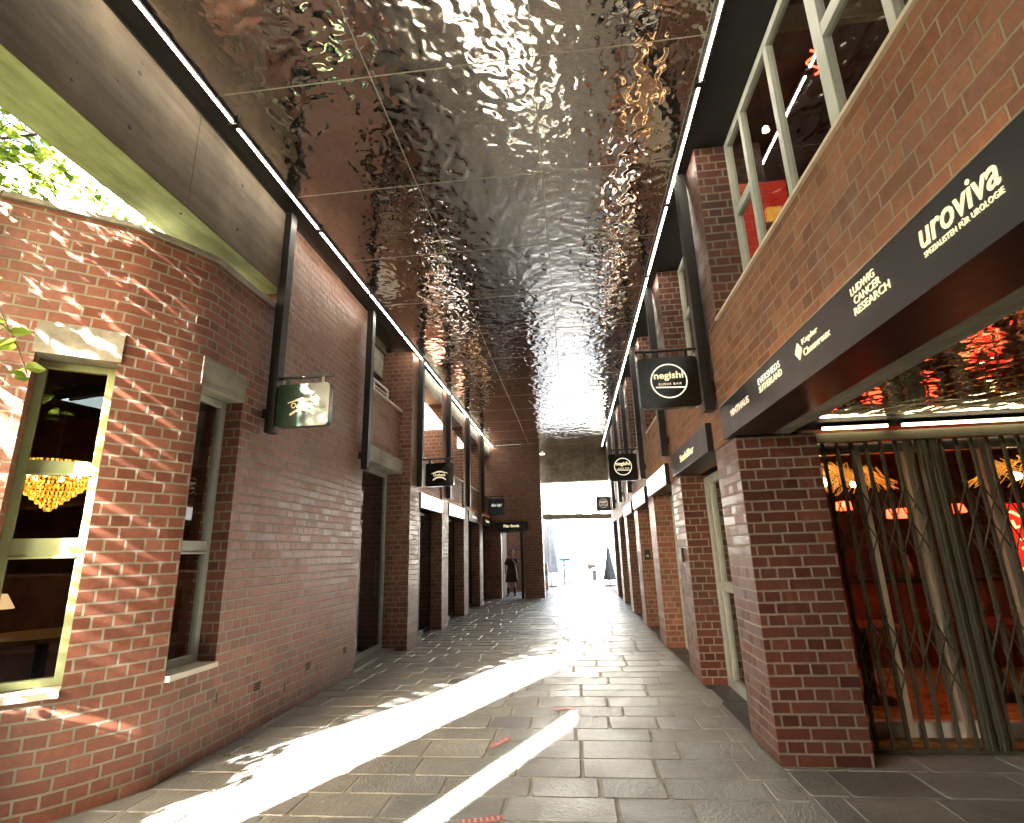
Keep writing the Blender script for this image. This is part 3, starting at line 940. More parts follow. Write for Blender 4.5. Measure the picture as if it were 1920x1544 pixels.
# ================================================================ POSTS
def post(x, y, side, z0, label):
    t = thing("steel_post", label, "post", (x, y, z0), group="black steel posts along the passage walls")
    B(x - 0.05, x + 0.05, y - 0.06, y + 0.06, z0, 5.46).build("column", m_black, t, bevel=0.004)
    xa = x + side * 0.05
    MB().box(min(xa, xa + side * 0.09), max(xa, xa + side * 0.09), y - 0.035, y + 0.035, 3.02, 3.12).build("bracket", m_black, t)
    for z in (3.05, 3.09):
        pass
    return t
py_ = [5.05 + 2.46 * k for k in range(6)]
for k, y in enumerate(py_):
    post(-3.07 if k < 2 else -2.895, y if k != 1 else 7.62, -1, 2.86, "%s black steel post from the viewer on the left wall" % ORD[k].replace("nearest", "first"))
for k, y in enumerate(py_):
    post(1.355, y + (0.0 if k < 1 else 0.1), 1, 2.84, "%s black steel post from the viewer on the right wall" % ORD[k].replace("nearest", "first"))

# ================================================================ SIGNS
def rounded(x0, x1, z0, z1, y0, y1, r=0.05):
    pts = []
    for cx, cz, t0 in ((x1 - r, z1 - r, 0), (x0 + r, z1 - r, 90), (x0 + r, z0 + r, 180), (x1 - r, z0 + r, 270)):
        for a in range(0, 91, 18):
            t = R(t0 + a); pts.append((cx + r * math.cos(t), cz + r * math.sin(t)))
    m_ = MB(); n = len(pts)
    m_.quad([(p[0], y0, p[1]) for p in reversed(pts)][::-1]); m_.quad([(p[0], y1, p[1]) for p in reversed(pts)])
    for i in range(n):
        a, b = pts[i], pts[(i + 1) % n]
        m_.quad([(a[0], y0, a[1]), (a[0], y1, a[1]), (b[0], y1, b[1]), (b[0], y0, b[1])])
    return m_


m_sign_green = plain("dark_green_gloss_sign", (0.012, 0.030, 0.020), 0.16, 0.0, var=0.1, sc=3)
m_sign_black = plain("black_gloss_sign", (0.004, 0.0045, 0.004), 0.22, 0.0, var=0.1, sc=3)
m_sign_grey = plain("haze_grey_sign", (0.10, 0.10, 0.085), 0.5, 0.0, var=0.1, sc=3)  # black sign turned grey; haze of the bright opening put into the colour
m_sign_navy = plain("navy_gloss_sign", (0.018, 0.03, 0.05), 0.25, 0.0, var=0.1, sc=3)


def arc_band(cx, cz, rx, rz, t0, t1, th, y0, y1, n=14):
    m_ = MB()
    for i in range(n):
        a, b = R(t0 + (t1 - t0) * i / n), R(t0 + (t1 - t0) * (i + 1) / n)
        P = lambda t, k, y: (cx + (rx + k) * math.cos(t), y, cz + (rz + k) * math.sin(t))
        m_.quad([P(a, 0, y0), P(b, 0, y0), P(b, th, y0), P(a, th, y0)])
        m_.quad([P(a, th, y0), P(b, th, y0), P(b, th, y1), P(a, th, y1)])
        m_.quad([P(b, 0, y0), P(a, 0, y0), P(a, 0, y1), P(b, 0, y1)])
    return m_


def hanging(x0, x1, z0, z1, y, arm_x, kind, label, mat):
    t = thing("hanging_sign", label, "sign", (arm_x, y, z1 + 0.06), group="square projecting shop signs")
    rounded(x0, x1, z0, z1, y - 0.045, y + 0.045, 0.045).build("panel", mat, t)
    zz = z1 + 0.085
    s_ = -1 if arm_x < x0 else 1
    xe = (x1 + 0.01) if s_ < 0 else (x0 - 0.01)
    f = MB().bar((arm_x, y, zz), (xe, y, zz), 0.016, 10)
    f.build("arm", m_black, t)
    w = x1 - x0
    for xx in (x0 + w * 0.14, x1 - w * 0.16):
        B(xx - 0.018, xx + 0.018, y - 0.012, y + 0.012, z1 - 0.002, zz).build("hanger", m_black, t)
    yf = y - 0.046
    cx, cz = (x0 + x1) / 2, (z0 + z1) / 2
    if kind == "negishi":
        rr = w * 0.285
        arc_band(cx, cz + 0.01, rr, rr, 0, 360, 0.012, yf - 0.004, yf, 48).build("ring", m_letter_w, t)
        text_part("lettering", "negishi", (cx - rr * 0.86, yf, cz + 0.012), (1, 0, 0), (0, 0, 1), rr * 1.72, 0.092, m_letter, t, 0.004, bold=0.022)
        text_part("lettering", "SUSHI BAR", (cx - rr * 0.62, yf, cz - 0.032), (1, 0, 0), (0, 0, 1), rr * 1.35, 0.022, m_letter_o, t, 0.004, bold=0.01, space=1.25)
        MB().beam((cx - rr * 0.80, yf - 0.002, cz - 0.050), (cx + rr * 0.93, yf - 0.002, cz - 0.062), 0.004, 0.013).build("underline", m_letter_w, t)
    elif kind == "outback":
        m_l = m_letter_p if mat is m_sign_green else m_letter
        ww = w * 0.27; cz -= 0.012
        f = MB()
        pts = [(-1, -0.26), (-1, 0.22), (-0.5, 0.36), (0, 0.40), (0.5, 0.36), (1, 0.22), (1, -0.26)]
        P = [(cx + a * ww * 1.05, cz + b * ww) for a, b in pts]
        for a, b in zip(P, P[1:]):
            f.beam((a[0], yf - 0.002, a[1]), (b[0], yf - 0.002, b[1]), 0.004, 0.011)
        f.build("badge_frame", m_l, t)
        arc_band(cx, cz - ww * 0.95, ww * 1.42, ww * 1.42, 67, 113, 0.010, yf - 0.004, yf, 10).build("badge_arc", m_l, t)
        text_part("lettering", "Outback", (cx - ww * 0.80, yf, cz - ww * 0.16), (1, 0, 0), (0, 0, 1), ww * 1.6, ww * 0.40, m_l, t, 0.004, bold=0.008)
        f = MB()
        rib = [(-1.0, -0.62), (-0.55, -0.36), (0, -0.28), (0.55, -0.36), (1.0, -0.62)]
        for a, b in zip(rib, rib[1:]):
            pa = (cx + a[0] * ww * 0.85, cz + a[1] * ww); pb = (cx + b[0] * ww * 0.85, cz + b[1] * ww)
            f.beam((pa[0], yf - 0.002, pa[1]), (pb[0], yf - 0.002, pb[1]), 0.004, 0.022)
        f.build("ribbon", m_l if mat is m_sign_green else m_letter_o, t)
    else:
        text_part("lettering", "Eat Up!", (cx - w * 0.28, yf, cz - 0.01), (1, 0, 0), (0, 0, 1), w * 0.62, 0.11, m_letter_w, t, 0.004, bold=0.02, shear=0.2)
    return t


hanging(-3.01, -2.44, 2.91, 3.37, 5.05, -3.07, "outback", "green glossy square sign dappled by sun on the nearest left post", m_sign_green).location.z += 0
hanging(-2.78, -2.225, 2.85, 3.30, 9.97, -2.895, "outback", "black square sign with cream badge further along the left wall", m_sign_black)
hanging(-2.72, -2.19, 2.76, 3.29, 17.35, -2.895, "eat", "dark blue square sign with white lettering near the far end on the left", m_sign_navy)
hanging(0.72, 1.29, 2.89, 3.40, 5.05, 1.355, "negishi", "large black square sign with cream circle on the nearest right post", m_sign_black)
hanging(0.735, 1.268, 2.82, 3.33, 9.97 + 0.1, 1.355, "negishi", "middle-sized black circle sign halfway down the right wall", m_sign_black)
hanging(0.905, 1.42, 2.94, 3.46, 19.8, 1.47, "negishi", "small grey circle sign hanging in the bright far opening", m_sign_grey)

# fascia along the right corner
fs_ = thing("fascia_sign", "long dark fascia with cream company names above the folding gate", "sign", (1.4, 4.7, 2.5))
B(1.388, 1.715, -6.4, 4.748, 2.502, 2.53).build("underside", m_gloss_under, fs_)
B(1.37, 1.386, -6.4, 4.75, 2.500, 2.795).build("panel", m_fascia, fs_)
B(1.388, 1.428, -6.4, 4.748, 2.532, 2.794).build("backing", m_black, fs_)
B(1.366, 1.429, -6.4, 4.752, 2.797, 2.805).build("edge_trim", m_conc_pale, fs_)
fx = 1.369
RT = (0, -1, 0); UP = (0, 0, 1)
B(1.395, 1.41, -6.3, 4.70, 2.8055, 2.810).build("uplight", m_upl, fs_)
def ft(s, ya, yb, z0, z1, m=m_letter, **kw):
    text_part("lettering", s, (fx, ya, z0), RT, UP, ya - yb, z1 - z0, m, fs_, 0.004, **kw)
ft("uroviva", 1.93, 1.545, 2.655, 2.755, bold=0.010, shear=0.15)
ft("SPEZIALISTEN FÜR UROLOGIE", 1.925, 1.545, 2.618, 2.645, bold=0.0, space=1.1)
ft("LUDWIG", 2.435, 2.235, 2.717, 2.755, bold=0.006)
ft("CANCER", 2.420, 2.205, 2.667, 2.705, bold=0.006)
ft("RESEARCH", 2.435, 2.15, 2.617, 2.655, bold=0.010)
ft("Kepler", 3.0, 2.80, 2.690, 2.732, bold=0.010)
ft("Cheuvreux", 3.0, 2.68, 2.628, 2.670, bold=0.010)
f = MB()
for dy, dz in ((0, 0.028), (0.026, 0), (-0.026, 0), (0, -0.028)):
    yc, zc = 3.06 + dy, 2.682 + dz
    f.quad([(fx - 0.003, yc + 0.023, zc), (fx - 0.003, yc, zc - 0.026), (fx - 0.003, yc - 0.023, zc), (fx - 0.003, yc, zc + 0.026)])
    f.quad([(fx, yc + 0.023, zc), (fx, yc, zc + 0.026), (fx, yc - 0.023, zc), (fx, yc, zc - 0.026)])
f.build("emblem", m_letter, fs_)
ft("EVERSHEDS", 3.75, 3.345, 2.690, 2.735, m_letter_w, bold=-0.002, space=1.15)
ft("SUTHERLAND", 3.75, 3.33, 2.632, 2.678, bold=0.008)
ft("VINTHAUS", 4.46, 3.985, 2.635, 2.690, m_letter_o, bold=0.01)

# shop fascia boxes
def wall_box(side, ya, yb, z0, z1, kind, label, txt=None):
    x0, x1 = (1.37, 1.60) if side > 0 else (-3.15, -2.93)
    t = thing("fascia_box", label, "sign", ((x0 + x1) / 2, (ya + yb) / 2, z0), group="shop fascia boxes between the piers")
    B(x0, x1, ya, yb, z0, z1).build("casing", m_fascia, t, bevel=0.003)
    if kind == "lit":
        xf = x0 - 0.004 if side > 0 else x1 + 0.004
        B(min(xf, xf + 0.003), max(xf, xf + 0.003), ya + 0.02, yb - 0.02, z0 + 0.02, z1 - 0.02).build("lit_face", m_box_lit, t)
    xu = (x0 + 0.025) if side > 0 else (x1 - 0.025)
    B(xu - 0.006, xu + 0.006, ya + 0.05, yb - 0.05, z1 + 0.001, z1 + 0.006).build("uplight", m_upl, t)
    if txt:
        h = (z1 - z0) * 0.30; zc = z0 + (z1 - z0) * 0.35
        w = min((yb - ya) * 0.4, 0.8)
        ym = (ya + yb) / 2
        if side > 0:
            text_part("lettering", txt, (x0 - 0.001, ym + w / 2, zc), RT, UP, w, h, m_letter, t, 0.004, bold=0.02)
        else:
            text_part("lettering", txt, (x1 + 0.001, ym - w / 2, zc), (0, 1, 0), UP, w, h, m_letter, t, 0.004, bold=0.02)
wall_box(1, 5.32, 7.25, 2.50, 2.79, "dark", "dark grey fascia box with small yellow lettering beside the big black sign", "SushiBar")
wall_box(1, 7.80, 9.72, 2.47, 2.78, "lit", "glowing white fascia box nearest the viewer on the right wall")
wall_box(1, 10.2, 12.2, 2.42, 2.72, "lit", "second glowing white fascia box on the right wall")
wall_box(1, 12.7, 14.6, 2.40, 2.66, "lit", "farthest glowing white fascia box on the right wall")
wall_box(-1, 10.16, 11.96, 2.48, 2.78, "lit", "glowing white fascia box nearest the viewer on the left wall")
wall_box(-1, 12.62, 14.42, 2.48, 2.78, "lit", "second glowing white fascia box on the left wall")
wall_box(-1, 15.08, 16.86, 2.48, 2.78, "dark", "dark fascia box with cream lettering after the two glowing ones on the left", "Butcher")
wall_box(-1, 17.54, 19.3, 2.48, 2.78, "dark", "last dark fascia box with cream lettering before the end wall", "Foods")

# intercoms
for (x, y, z, lab) in ((1.46, 9.55 + 0.0, 1.55, ""),):
    pass
ic = thing("intercom", "small black door intercom on the side of a right pier", "intercom", (1.428, 7.45, 1.45))
B(1.405, 1.428, 7.40, 7.50, 1.40, 1.58).build("housing", m_black, ic)
ic = thing("intercom", "small black doorbell panel on the front of the fourth right pier", "intercom", (1.56, 12.0, 1.4))
B(1.50, 1.62, 11.985, 12.008, 1.35, 1.55).build("housing", m_black, ic)
B(1.53, 1.59, 11.980, 11.985, 1.40, 1.45).build("button", m_frame2, ic)

# ================================================================ END WALL AND PORTAL
ew = thing("end_wall", "brick end wall on the left with doorway and tall corner column", "wall", (-2, 19.6, 0))
B(-3.6, -2.62, 19.5, 19.9, 0, 5.5).build("wall", m_brick_l, ew, bevel=0.006)
B(-2.62, -1.80, 19.5, 19.9, 2.36, 5.5).build("wall", m_brick_l, ew, bevel=0.006)
B(-1.80, -1.10, 19.42, 20.0, 0, 5.5).build("column", m_brick_l, ew, bevel=0.006)
B(-2.62, -1.80, 19.47, 19.9, 2.27, 2.355).build("lintel", m_conc_pale, ew)
f = MB().bar((-1.86, 19.40, 0), (-1.86, 19.40, 2.3), 0.05, 12)
f.build("downpipe", m_black, ew)
es = thing("fascia_box", "wide dark sign with cream lettering above the far doorway", "sign", (-2.2, 19.4, 2.36), group="shop fascia boxes between the piers")
B(-2.80, -1.62, 19.30, 19.46, 2.36, 2.64).build("casing", m_black, es)
text_part("lettering", "Pilar Bowls", (-2.48, 19.299, 2.44), (1, 0, 0), UP, 0.56, 0.10, m_letter, es, 0.004, bold=0.025)
co = thing("side_alley_wall", "pinkish brick wall with pale door frame beyond the far doorway", "wall", (-2.5, 22.6, 0))
B(-4.5, -1.4, 22.6, 22.9, 0, 5.0).build("wall", m_brick2, co, bevel=0.006)
f = MB(); f.box(-3.42, -3.28, 22.52, 22.6, 0, 2.75); f.box(-2.95, -2.80, 22.52, 22.6, 0, 2.75); f.box(-3.28, -2.95, 22.52, 22.6, 2.62, 2.75)
f.build("door_frame", m_white, co)
po = thing("portal_beam", "weathered concrete beam over the bright far opening", "beam", (0.4, 21.9, 4.3))
B(-1.25, 2.3, 21.8, 22.3, 4.32, 5.70).build("beam_body", m_conc_portal, po, bevel=0.01)
tb = thing("transom_bar", "thin steel transom crossing the bright far opening", "bar", (0.4, 21.9, 2.9))
MB().beam((-1.2, 21.95, 2.92), (2.0, 21.95, 2.86), 0.10, 0.20).build("bar", m_conc_portal, tb)
rw = thing("gable_wall", "brick gable end of the right building at the far opening", "wall", (2, 20.5, 0))
B(1.72, 2.1, 20.1, 23.4, 0, 6.3).build("wall", m_brick_l, rw, bevel=0.006)

# ================================================================ FOLDING GATE
gt = thing("folding_gate", "closed weathered scissor gate across the bar entrance", "gate", (3.5, 4.95, 0))
GY = 4.95
f = MB().box(2.10, 6.15, GY - 0.05, GY + 0.05, 2.455, 2.545); f.build("top_track", m_gate, gt, bevel=0.004)
f = MB().box(2.10, 6.15, GY - 0.035, GY + 0.035, 0.003, 0.030); f.build("bottom_track", m_gate, gt)
def leaf_(x0, x1, n):
    xs_ = [x0 + (x1 - x0) * i / n for i in range(n + 1)]
    for x in xs_:
        f = MB(); f.box(x - 0.0125, x + 0.0125, GY - 0.012, GY + 0.012, 0.03, 2.455)
        f.bar((x, GY - 0.018, 1.05), (x, GY + 0.018, 1.05), 0.016, 8)
        f.build("picket", m_gate, gt)
    for (za, zb) in ((1.50, 2.08), (0.42, 1.00)):
        lt = MB()
        zm = (za + zb) / 2
        for i in range(n - 1):
            lt.beam((xs_[i], GY - 0.021, za), (xs_[i + 2], GY - 0.021, zb), 0.005, 0.014, (0, 1, 0))
            lt.beam((xs_[i], GY + 0.021, zb), (xs_[i + 2], GY + 0.021, za), 0.005, 0.014, (0, 1, 0))
        for i in (0, n - 1):
            lt.beam((xs_[i], GY - 0.021, zm if i == 0 else za), (xs_[i + 1], GY - 0.021, zb if i == 0 else zm), 0.005, 0.02, (0, 1, 0))
            lt.beam((xs_[i], GY + 0.021, zm if i == 0 else zb), (xs_[i + 1], GY + 0.021, za if i == 0 else zm), 0.005, 0.02, (0, 1, 0))
        for x in xs_:
            for z in (za, zm, zb):
                lt.bar((x, GY - 0.028, z), (x, GY + 0.028, z), 0.011, 6)
        lt.build("lattice", m_gate, gt)
leaf_(2.27, 3.00, 6)
leaf_(3.25, 4.50, 10)
leaf_(4.75, 5.95, 10)
for x in (3.09, 3.175, 4.56, 4.645):
    f = MB().box(x - 0.034, x + 0.034, GY - 0.03, GY + 0.03, 0.03, 2.455)
    f.box(x - 0.012, x + 0.012, GY - 0.04, GY - 0.03, 0.03, 2.455)
    f.build("stile", m_gate, gt, bevel=0.004)
ls = [(2.24, 2.80), (2.90, 4.3), (4.4, 5.9)]
for i, (a, b) in enumerate(ls):
    t = thing("light_strip", ["short glowing strip light above the left end of the folding gate", "long glowing strip light above the middle of the folding gate", "glowing strip light above the right end of the folding gate"][i], "strip light", (a, 4.86, 2.58), group="strip lights above the folding gate")
    B(a, b, 4.815, 4.89, 2.586, 2.612).build("channel", m_black, t)
    B(a + 0.01, b - 0.01, 4.834, 4.85, 2.562, 2.5855).build("diffuser", m_led2, t)

# ================================================================ BAR INTERIOR
def pendant(x, y, z, r, label):
    t = thing("pendant_lamp", label, "lamp", (x, y, z), group="wide woven pendant lamps in the bar")
    f = MB(); rnd = random.Random(int(x * 100))
    for i in range(70):
        a = rnd.uniform(0, 6.283); b = a + rnd.uniform(0.6, 1.9)
        r0 = r * rnd.uniform(0.25, 0.6); r1 = r * rnd.uniform(0.8, 1.05)
        f.bar((x + r0 * math.cos(a), y + r0 * math.sin(a), z + 0.20 + rnd.uniform(-.02, .03)), (x + r1 * math.cos(b), y + r1 * math.sin(b), z - 0.02 + rnd.uniform(-.05, .06)), 0.004, 4)
    f.build("woven_shade", m_amber, t)
    MB().lathe((x, y, z + 0.03), [(0, -0.045), (0.032, -0.03), (0.045, 0), (0.03, 0.035), (0, 0.05)], 12).build("bulb", m_bulb, t)
    MB().bar((x, y, z + 0.2), (x, y, 2.75), 0.005, 6).build("cord", m_black, t)
pendant(2.75, 6.1, 2.20, 0.42, "woven amber pendant lamp at the left end of the bar")
pendant(3.45, 6.9, 2.25, 0.45, "woven amber pendant lamp above the middle of the bar")
pendant(4.75, 6.2, 2.20, 0.45, "woven amber pendant lamp at the right end of the bar")
for i, (x, y, z, w) in enumerate(((3.0, 6.3, 1.98, 0.14), (3.62, 6.3, 1.88, 0.34), (4.2, 6.5, 1.92, 0.28))):
    t = thing("red_lamp", ["small red lamp behind the left gate leaf", "wide red lamp behind the gate stile", "red lamp to the right of the gate stile"][i], "lamp", (x, y, z), group="red lamps hanging in the bar")
    MB().lathe((x, y, z), [(0, 0.06), (w / 2, 0.05), (w / 2 + 0.01, -0.04), (w / 2 - 0.01, -0.045), (0, -0.02)], 18).build("shade", m_red_neon, t)
    MB().bar((x, y, z + 0.05), (x, y, 2.75), 0.004, 6).build("cord", m_black, t)
nb = thing("neon_sign", "tall red glowing sign with yellow brush strokes behind the gate", "sign", (4.05, 5.4, 1.2))
B(3.88, 4.38, 5.42, 5.45, 0.72, 1.90).build("panel", m_red_panel, nb)
f = MB(); rnd = random.Random(5)
glyphs = [
    [[(0, .9), (.5, 1), (.95, .7), (1, .4)], [(.1, .5), (.25, .35)], [(.45, .6), (.5, .25), (.75, .3)]],
    [[(.1, .8), (.35, .55), (.2, .3)], [(.6, .9), (.95, .75), (.9, .35), (.6, .5)], [(.6, .5), (1, .1)]],
    [[(0, .7), (.45, .72)], [(.15, .9), (.4, .1)], [(.6, .8), (1, .6)], [(.65, .45), (1, .15), (.6, .1)]],
    [[(.1, .95), (.3, .5), (.25, .05)], [(.1, .55), (.5, .5)], [(.7, .9), (.95, .85)], [(.7, .6), (.95, .3), (.75, .05)]],
    [[(.1, .2), (.5, .9), (.9, .15)], [(.3, .5), (.75, .45)], [(.2, .95), (.35, .8)]]]
for gi, gph in enumerate(glyphs):
    for st in gph:
        for col_ in (0, 1):
            sx = 0.20
            pts = [Vector((3.91 + col_ * 0.23 + a * sx, 5.405, 1.86 - (gi + 1) * 0.225 + b * 0.19)) for a, b in st]
            if col_ == 1: pts = [Vector((2 * (3.91 + 0.23) + sx - p.x, p.y, p.z - 0.02)) for p in pts]
            f.tube(pts, 0.011, 6)
f.build("brush_strokes", m_yel_neon, nb)
def table(x, y, label):
    t = thing("bar_table", label, "table", (x, y, 0), group="small dark tables in the bar")
    B(x - 0.34, x + 0.34, y - 0.3, y + 0.3, 0.71, 0.75).build("tabletop", m_wood, t)
    MB().bar((x, y, 0.03), (x, y, 0.71), 0.035, 10).build("pedestal", m_black, t)
    MB().lathe((x, y, 0.012), [(0.22, 0), (0.22, 0.012), (0.04, 0.03)], 20).build("base", m_black, t)
table(3.0, 6.4, "small dark table behind the left gate leaf"); table(4.3, 6.5, "small dark table behind the right gate leaf")
gm = glass_mat("drinking_glass", (0.9, 0.93, 0.93), 0.12)
for i, (x, y) in enumerate(((3.05, 6.3), (3.16, 6.45), (2.92, 6.5), (4.2, 6.35), (4.36, 6.4))):
    t = thing("wine_glass", ["wine glass nearest the viewer on the left bar table", "wine glass at the right of the left bar table", "wine glass at the back of the left bar table", "wine glass at the left of the right bar table", "wine glass at the right of the right bar table"][i], "glass", (x, y, 0.75), group="wine glasses on the bar tables")
    MB().lathe((x, y, 0.75), [(0.035, 0.002), (0.006, 0.008), (0.005, 0.09), (0.035, 0.12), (0.042, 0.17), (0.034, 0.21)], 16).build("bowl", gm, t, smooth=True)
ct = thing("bar_counter", "dark red wooden bar counter at the back of the bar", "counter", (3.9, 8.0, 0))
B(2.6, 5.6, 7.9, 8.4, 0, 1.05).build("body", m_wood, ct); B(2.55, 5.65, 7.85, 8.45, 1.053, 1.10).build("worktop", m_black, ct)
rnd = random.Random(12)
m_bot = [plain("green_bottle", (0.03, 0.09, 0.03), 0.15), plain("amber_bottle", (0.2, 0.07, 0.01), 0.15), plain("clear_bottle", (0.4, 0.4, 0.38), 0.15)]
for i in range(12):
    x = 2.8 + i * 0.22
    o_ = MB().lathe((x, 8.1, 1.10), [(0.0, 0), (0.036, 0.002), (0.036, 0.18), (0.013, 0.23), (0.013, 0.3), (0, 0.3)], 12).build("bottle", m_bot[i % 3], None, smooth=True)
    setp(o_, ["green", "amber", "clear"][i % 3] + " bottle, %s from the left on the bar counter" % ORD[i].replace("nearest", "first"), "bottle", "bottles on the bar counter")
# upstairs red room
un = thing("neon_sign", "red neon curl glowing behind the upper right window", "sign", (2.6, 4.45, 6.1))
pts = []
for i in range(31):
    a = i / 30 * 3 * math.pi
    pts.append(Vector((2.6 + 0.055 * math.sin(a), 4.45, 6.32 - i / 30 * 0.30)))
MB().tube(pts, 0.011, 6).build("tube", m_red_neon, un)
ur = thing("red_wall_panel", "red lit wall panel with amber shelf seen through the upper right window", "panel", (2.8, 6.2, 5.0))
B(2.25, 2.98, 6.2, 6.25, 3.36, 6.15).build("panel", m_red_wall, ur)
B(2.66, 2.84, 6.12, 6.195, 5.5, 5.72).build("shelf_light", m_amber, ur)
B(2.57, 3.0, 6.10, 6.197, 5.45, 5.495).build("shelf", m_wood, ur)
for i, (x, y, z) in enumerate(((2.6, 5.64, 6.47), (3.4, 3.0, 6.6), (3.2, 1.0, 6.6))):
    t = thing("pendant_lamp", ["small bright bulb hanging behind the upper right window near the pier", "hanging bulb in the upper red room", "hanging bulb deep in the upper red room"][i], "lamp", (x, y, z), group="bare bulbs in the upper red room")
    MB().lathe((x, y, z), [(0, -0.05), (0.04, -0.02), (0.03, 0.03), (0, 0.05)], 12).build("bulb", m_bulb, t)
    MB().bar((x, y, z + 0.05), (x, y, 7.2), 0.005, 6).build("cord", m_black, t)

# ================================================================ DINING ROOM (left window)
m_bulb_c = emit("chandelier_bulb", (1.0, 0.72, 0.35), 0.8)
ch = thing("chandelier", "tiered amber crystal chandelier glowing behind the nearest left window", "chandelier", (-5.03, 4.62, 2.1))
f = MB(); rnd = random.Random(3)
tiers = [(0.36, 2.56), (0.36, 2.52), (0.355, 2.48), (0.345, 2.44), (0.32, 2.40), (0.28, 2.36), (0.235, 2.32), (0.19, 2.28), (0.145, 2.24), (0.10, 2.20), (0.06, 2.16), (0.025, 2.13)]
for r, z in tiers:
    n = max(6, int(2 * math.pi * r / 0.034))
    for i in range(n):
        a = 2 * math.pi * i / n + rnd.uniform(-.02, .02)
        x, y = -5.03 + r * math.cos(a), 4.62 + r * math.sin(a)
        f.bar((x, y, z), (x, y, z - 0.032), 0.013, 5, 0.006)
def crystal():
    m, nt, p = newmat("amber_crystal")
    g_ = nt.nodes.new("ShaderNodeNewGeometry")
    v = pos(nt)
    n1 = noise(nt, 26, 3, 0.7, v)
    c = ramp(nt, n1, [(0.35, (0.55, 0.12, 0.005)), (0.5, (1.0, 0.36, 0.02)), (0.66, (1.0, 0.68, 0.14))])
    nt.links.new(c, p.inputs["Emission Color"])
    nt.links.new(mth(nt, 'MULTIPLY_ADD', n1, 0.6, -0.18, True), p.inputs["Emission Strength"])
    p.inputs["Base Color"].default_value = (0.6, 0.3, 0.06, 1); p.inputs["Roughness"].default_value = 0.15
    return m
f.build("crystals", crystal(), ch)
f = MB()
for i in range(6):
    a = i * 1.047
    f.lathe((-5.03 + 0.2 * math.cos(a), 4.62 + 0.2 * math.sin(a), 2.43), [(0, -0.03), (0.026, 0), (0, 0.04)], 8)
f.build("bulb", m_bulb_c, ch)
MB().bar((-5.03, 4.62, 2.5), (-5.03, 4.62, 3.74), 0.012, 8).build("stem", m_black, ch)
t = thing("dining_table", "round brown dining table inside the nearest left window", "table", (-4.9, 4.7, 0.25))
MB().lathe((-4.9, 4.7, 0.25), [(0, 0.70), (0.5, 0.70), (0.5, 0.74), (0, 0.74)], 28).build("tabletop", plain("tan_tabletop", (0.32, 0.16, 0.05), 0.4), t)
MB().bar((-4.9, 4.7, 0.26), (-4.9, 4.7, 0.95), 0.05, 10).build("pedestal", m_black, t)
t = thing("bench_seat", "dark brown upholstered bench along the dining room wall", "bench", (-5.6, 5.6, 0.25))
B(-7.0, -4.4, 5.5, 6.0, 0.25, 0.72).build("seat", m_wood, t, bevel=0.03); B(-7.0, -4.4, 6.0, 6.2, 0.25, 1.5).build("backrest", m_wood, t, bevel=0.03)
t = thing("table_lamp", "small table lamp with warm shade inside the left window", "lamp", (-5.25, 4.3, 0.99))
MB().bar((-5.3, 4.55, 0.99), (-5.3, 4.55, 1.22), 0.012, 8).build("stem", m_black, t)
MB().lathe((-5.3, 4.55, 1.22), [(0.14, 0), (0.07, 0.13)], 20).build("lamp_shade", emit("cream_shade", (1, 0.6, 0.3), 0.06), t)

# ================================================================ VINE OVER THE COURTYARD
vn = thing("climbing_vine", "sunlit green vine trailing over the courtyard trellis at upper left", "vine", (-5, 1.2, 4.4))
rnd = random.Random(21)
LF = MB()
def leaf(c, s, nrm_, dirv):
    nrm_ = nrm_.normalized(); dirv = (dirv - nrm_ * dirv.dot(nrm_)).normalized(); w = nrm_.cross(dirv)
    pr = [(0, 0), (0.18, 0.36), (0.55, 0.42), (1.0, 0.0), (0.55, -0.42), (0.18, -0.36)]
    LF.v += [c + dirv * a * s + w * b * s + nrm_ * (0.12 * s * (abs(b) * 2 - 0.5)) for a, b in pr]
    n = len(LF.v) - 6
    LF.f.append((n, n + 1, n + 2, n + 3)); LF.uv.append([(0, 0)] * 4); LF.m.append(0)
    LF.f.append((n, n + 3, n + 4, n + 5)); LF.uv.append([(0, 0)] * 4); LF.m.append(0)
ST = MB()
def strand(p, d, L, dens, s0=0.06, s1=0.11, droop=0.35):
    p = Vector(p); d = Vector(d).normalized(); step = 0.06; n = int(L / step)
    for i in range(n):
        q = p + d * step
        ST.bar(p, q, 0.004, 4, cap=False)
        d = (d + Vector((rnd.uniform(-.25, .25), rnd.uniform(-.25, .25), rnd.uniform(-.25, .2) - droop * 0.12))).normalized()
        if rnd.random() < dens:
            for k in range(2):
                dv = Vector((rnd.uniform(-1, 1), rnd.uniform(-1, 1), rnd.uniform(-1, .3)))
                leaf(q, rnd.uniform(s0, s1), Vector((rnd.uniform(-.8, .8), rnd.uniform(-.8, .8), 1)), dv)
        p = q
BND = [(-3.2, -6.45), (-1.6, -5.78), (0.2, -5.0), (0.8, -4.72), (1.0, -4.1), (1.1, -3.6), (3.4, -3.6)]
def xb(y):
    for (y0, x0), (y1, x1) in zip(BND, BND[1:]):
        if y <= y1: return x0 + (x1 - x0) * (y - y0) / (y1 - y0)
    return -3.7
for i in range(760):
    y = rnd.uniform(-3.0, 3.1); z = rnd.uniform(4.5, 5.2)
    x = xb(y) - 0.25 - rnd.uniform(0, 2.3) ** 1.0 - (z - 4.5) * 0.5
    if x < -7.2: continue
    strand((x, y - (z - 4.5) * 1.5, z), (rnd.uniform(-1, 1), rnd.uniform(-1, 1), rnd.uniform(-.3, .3)), rnd.uniform(0.25, 0.55), 0.5, 0.06, 0.11)
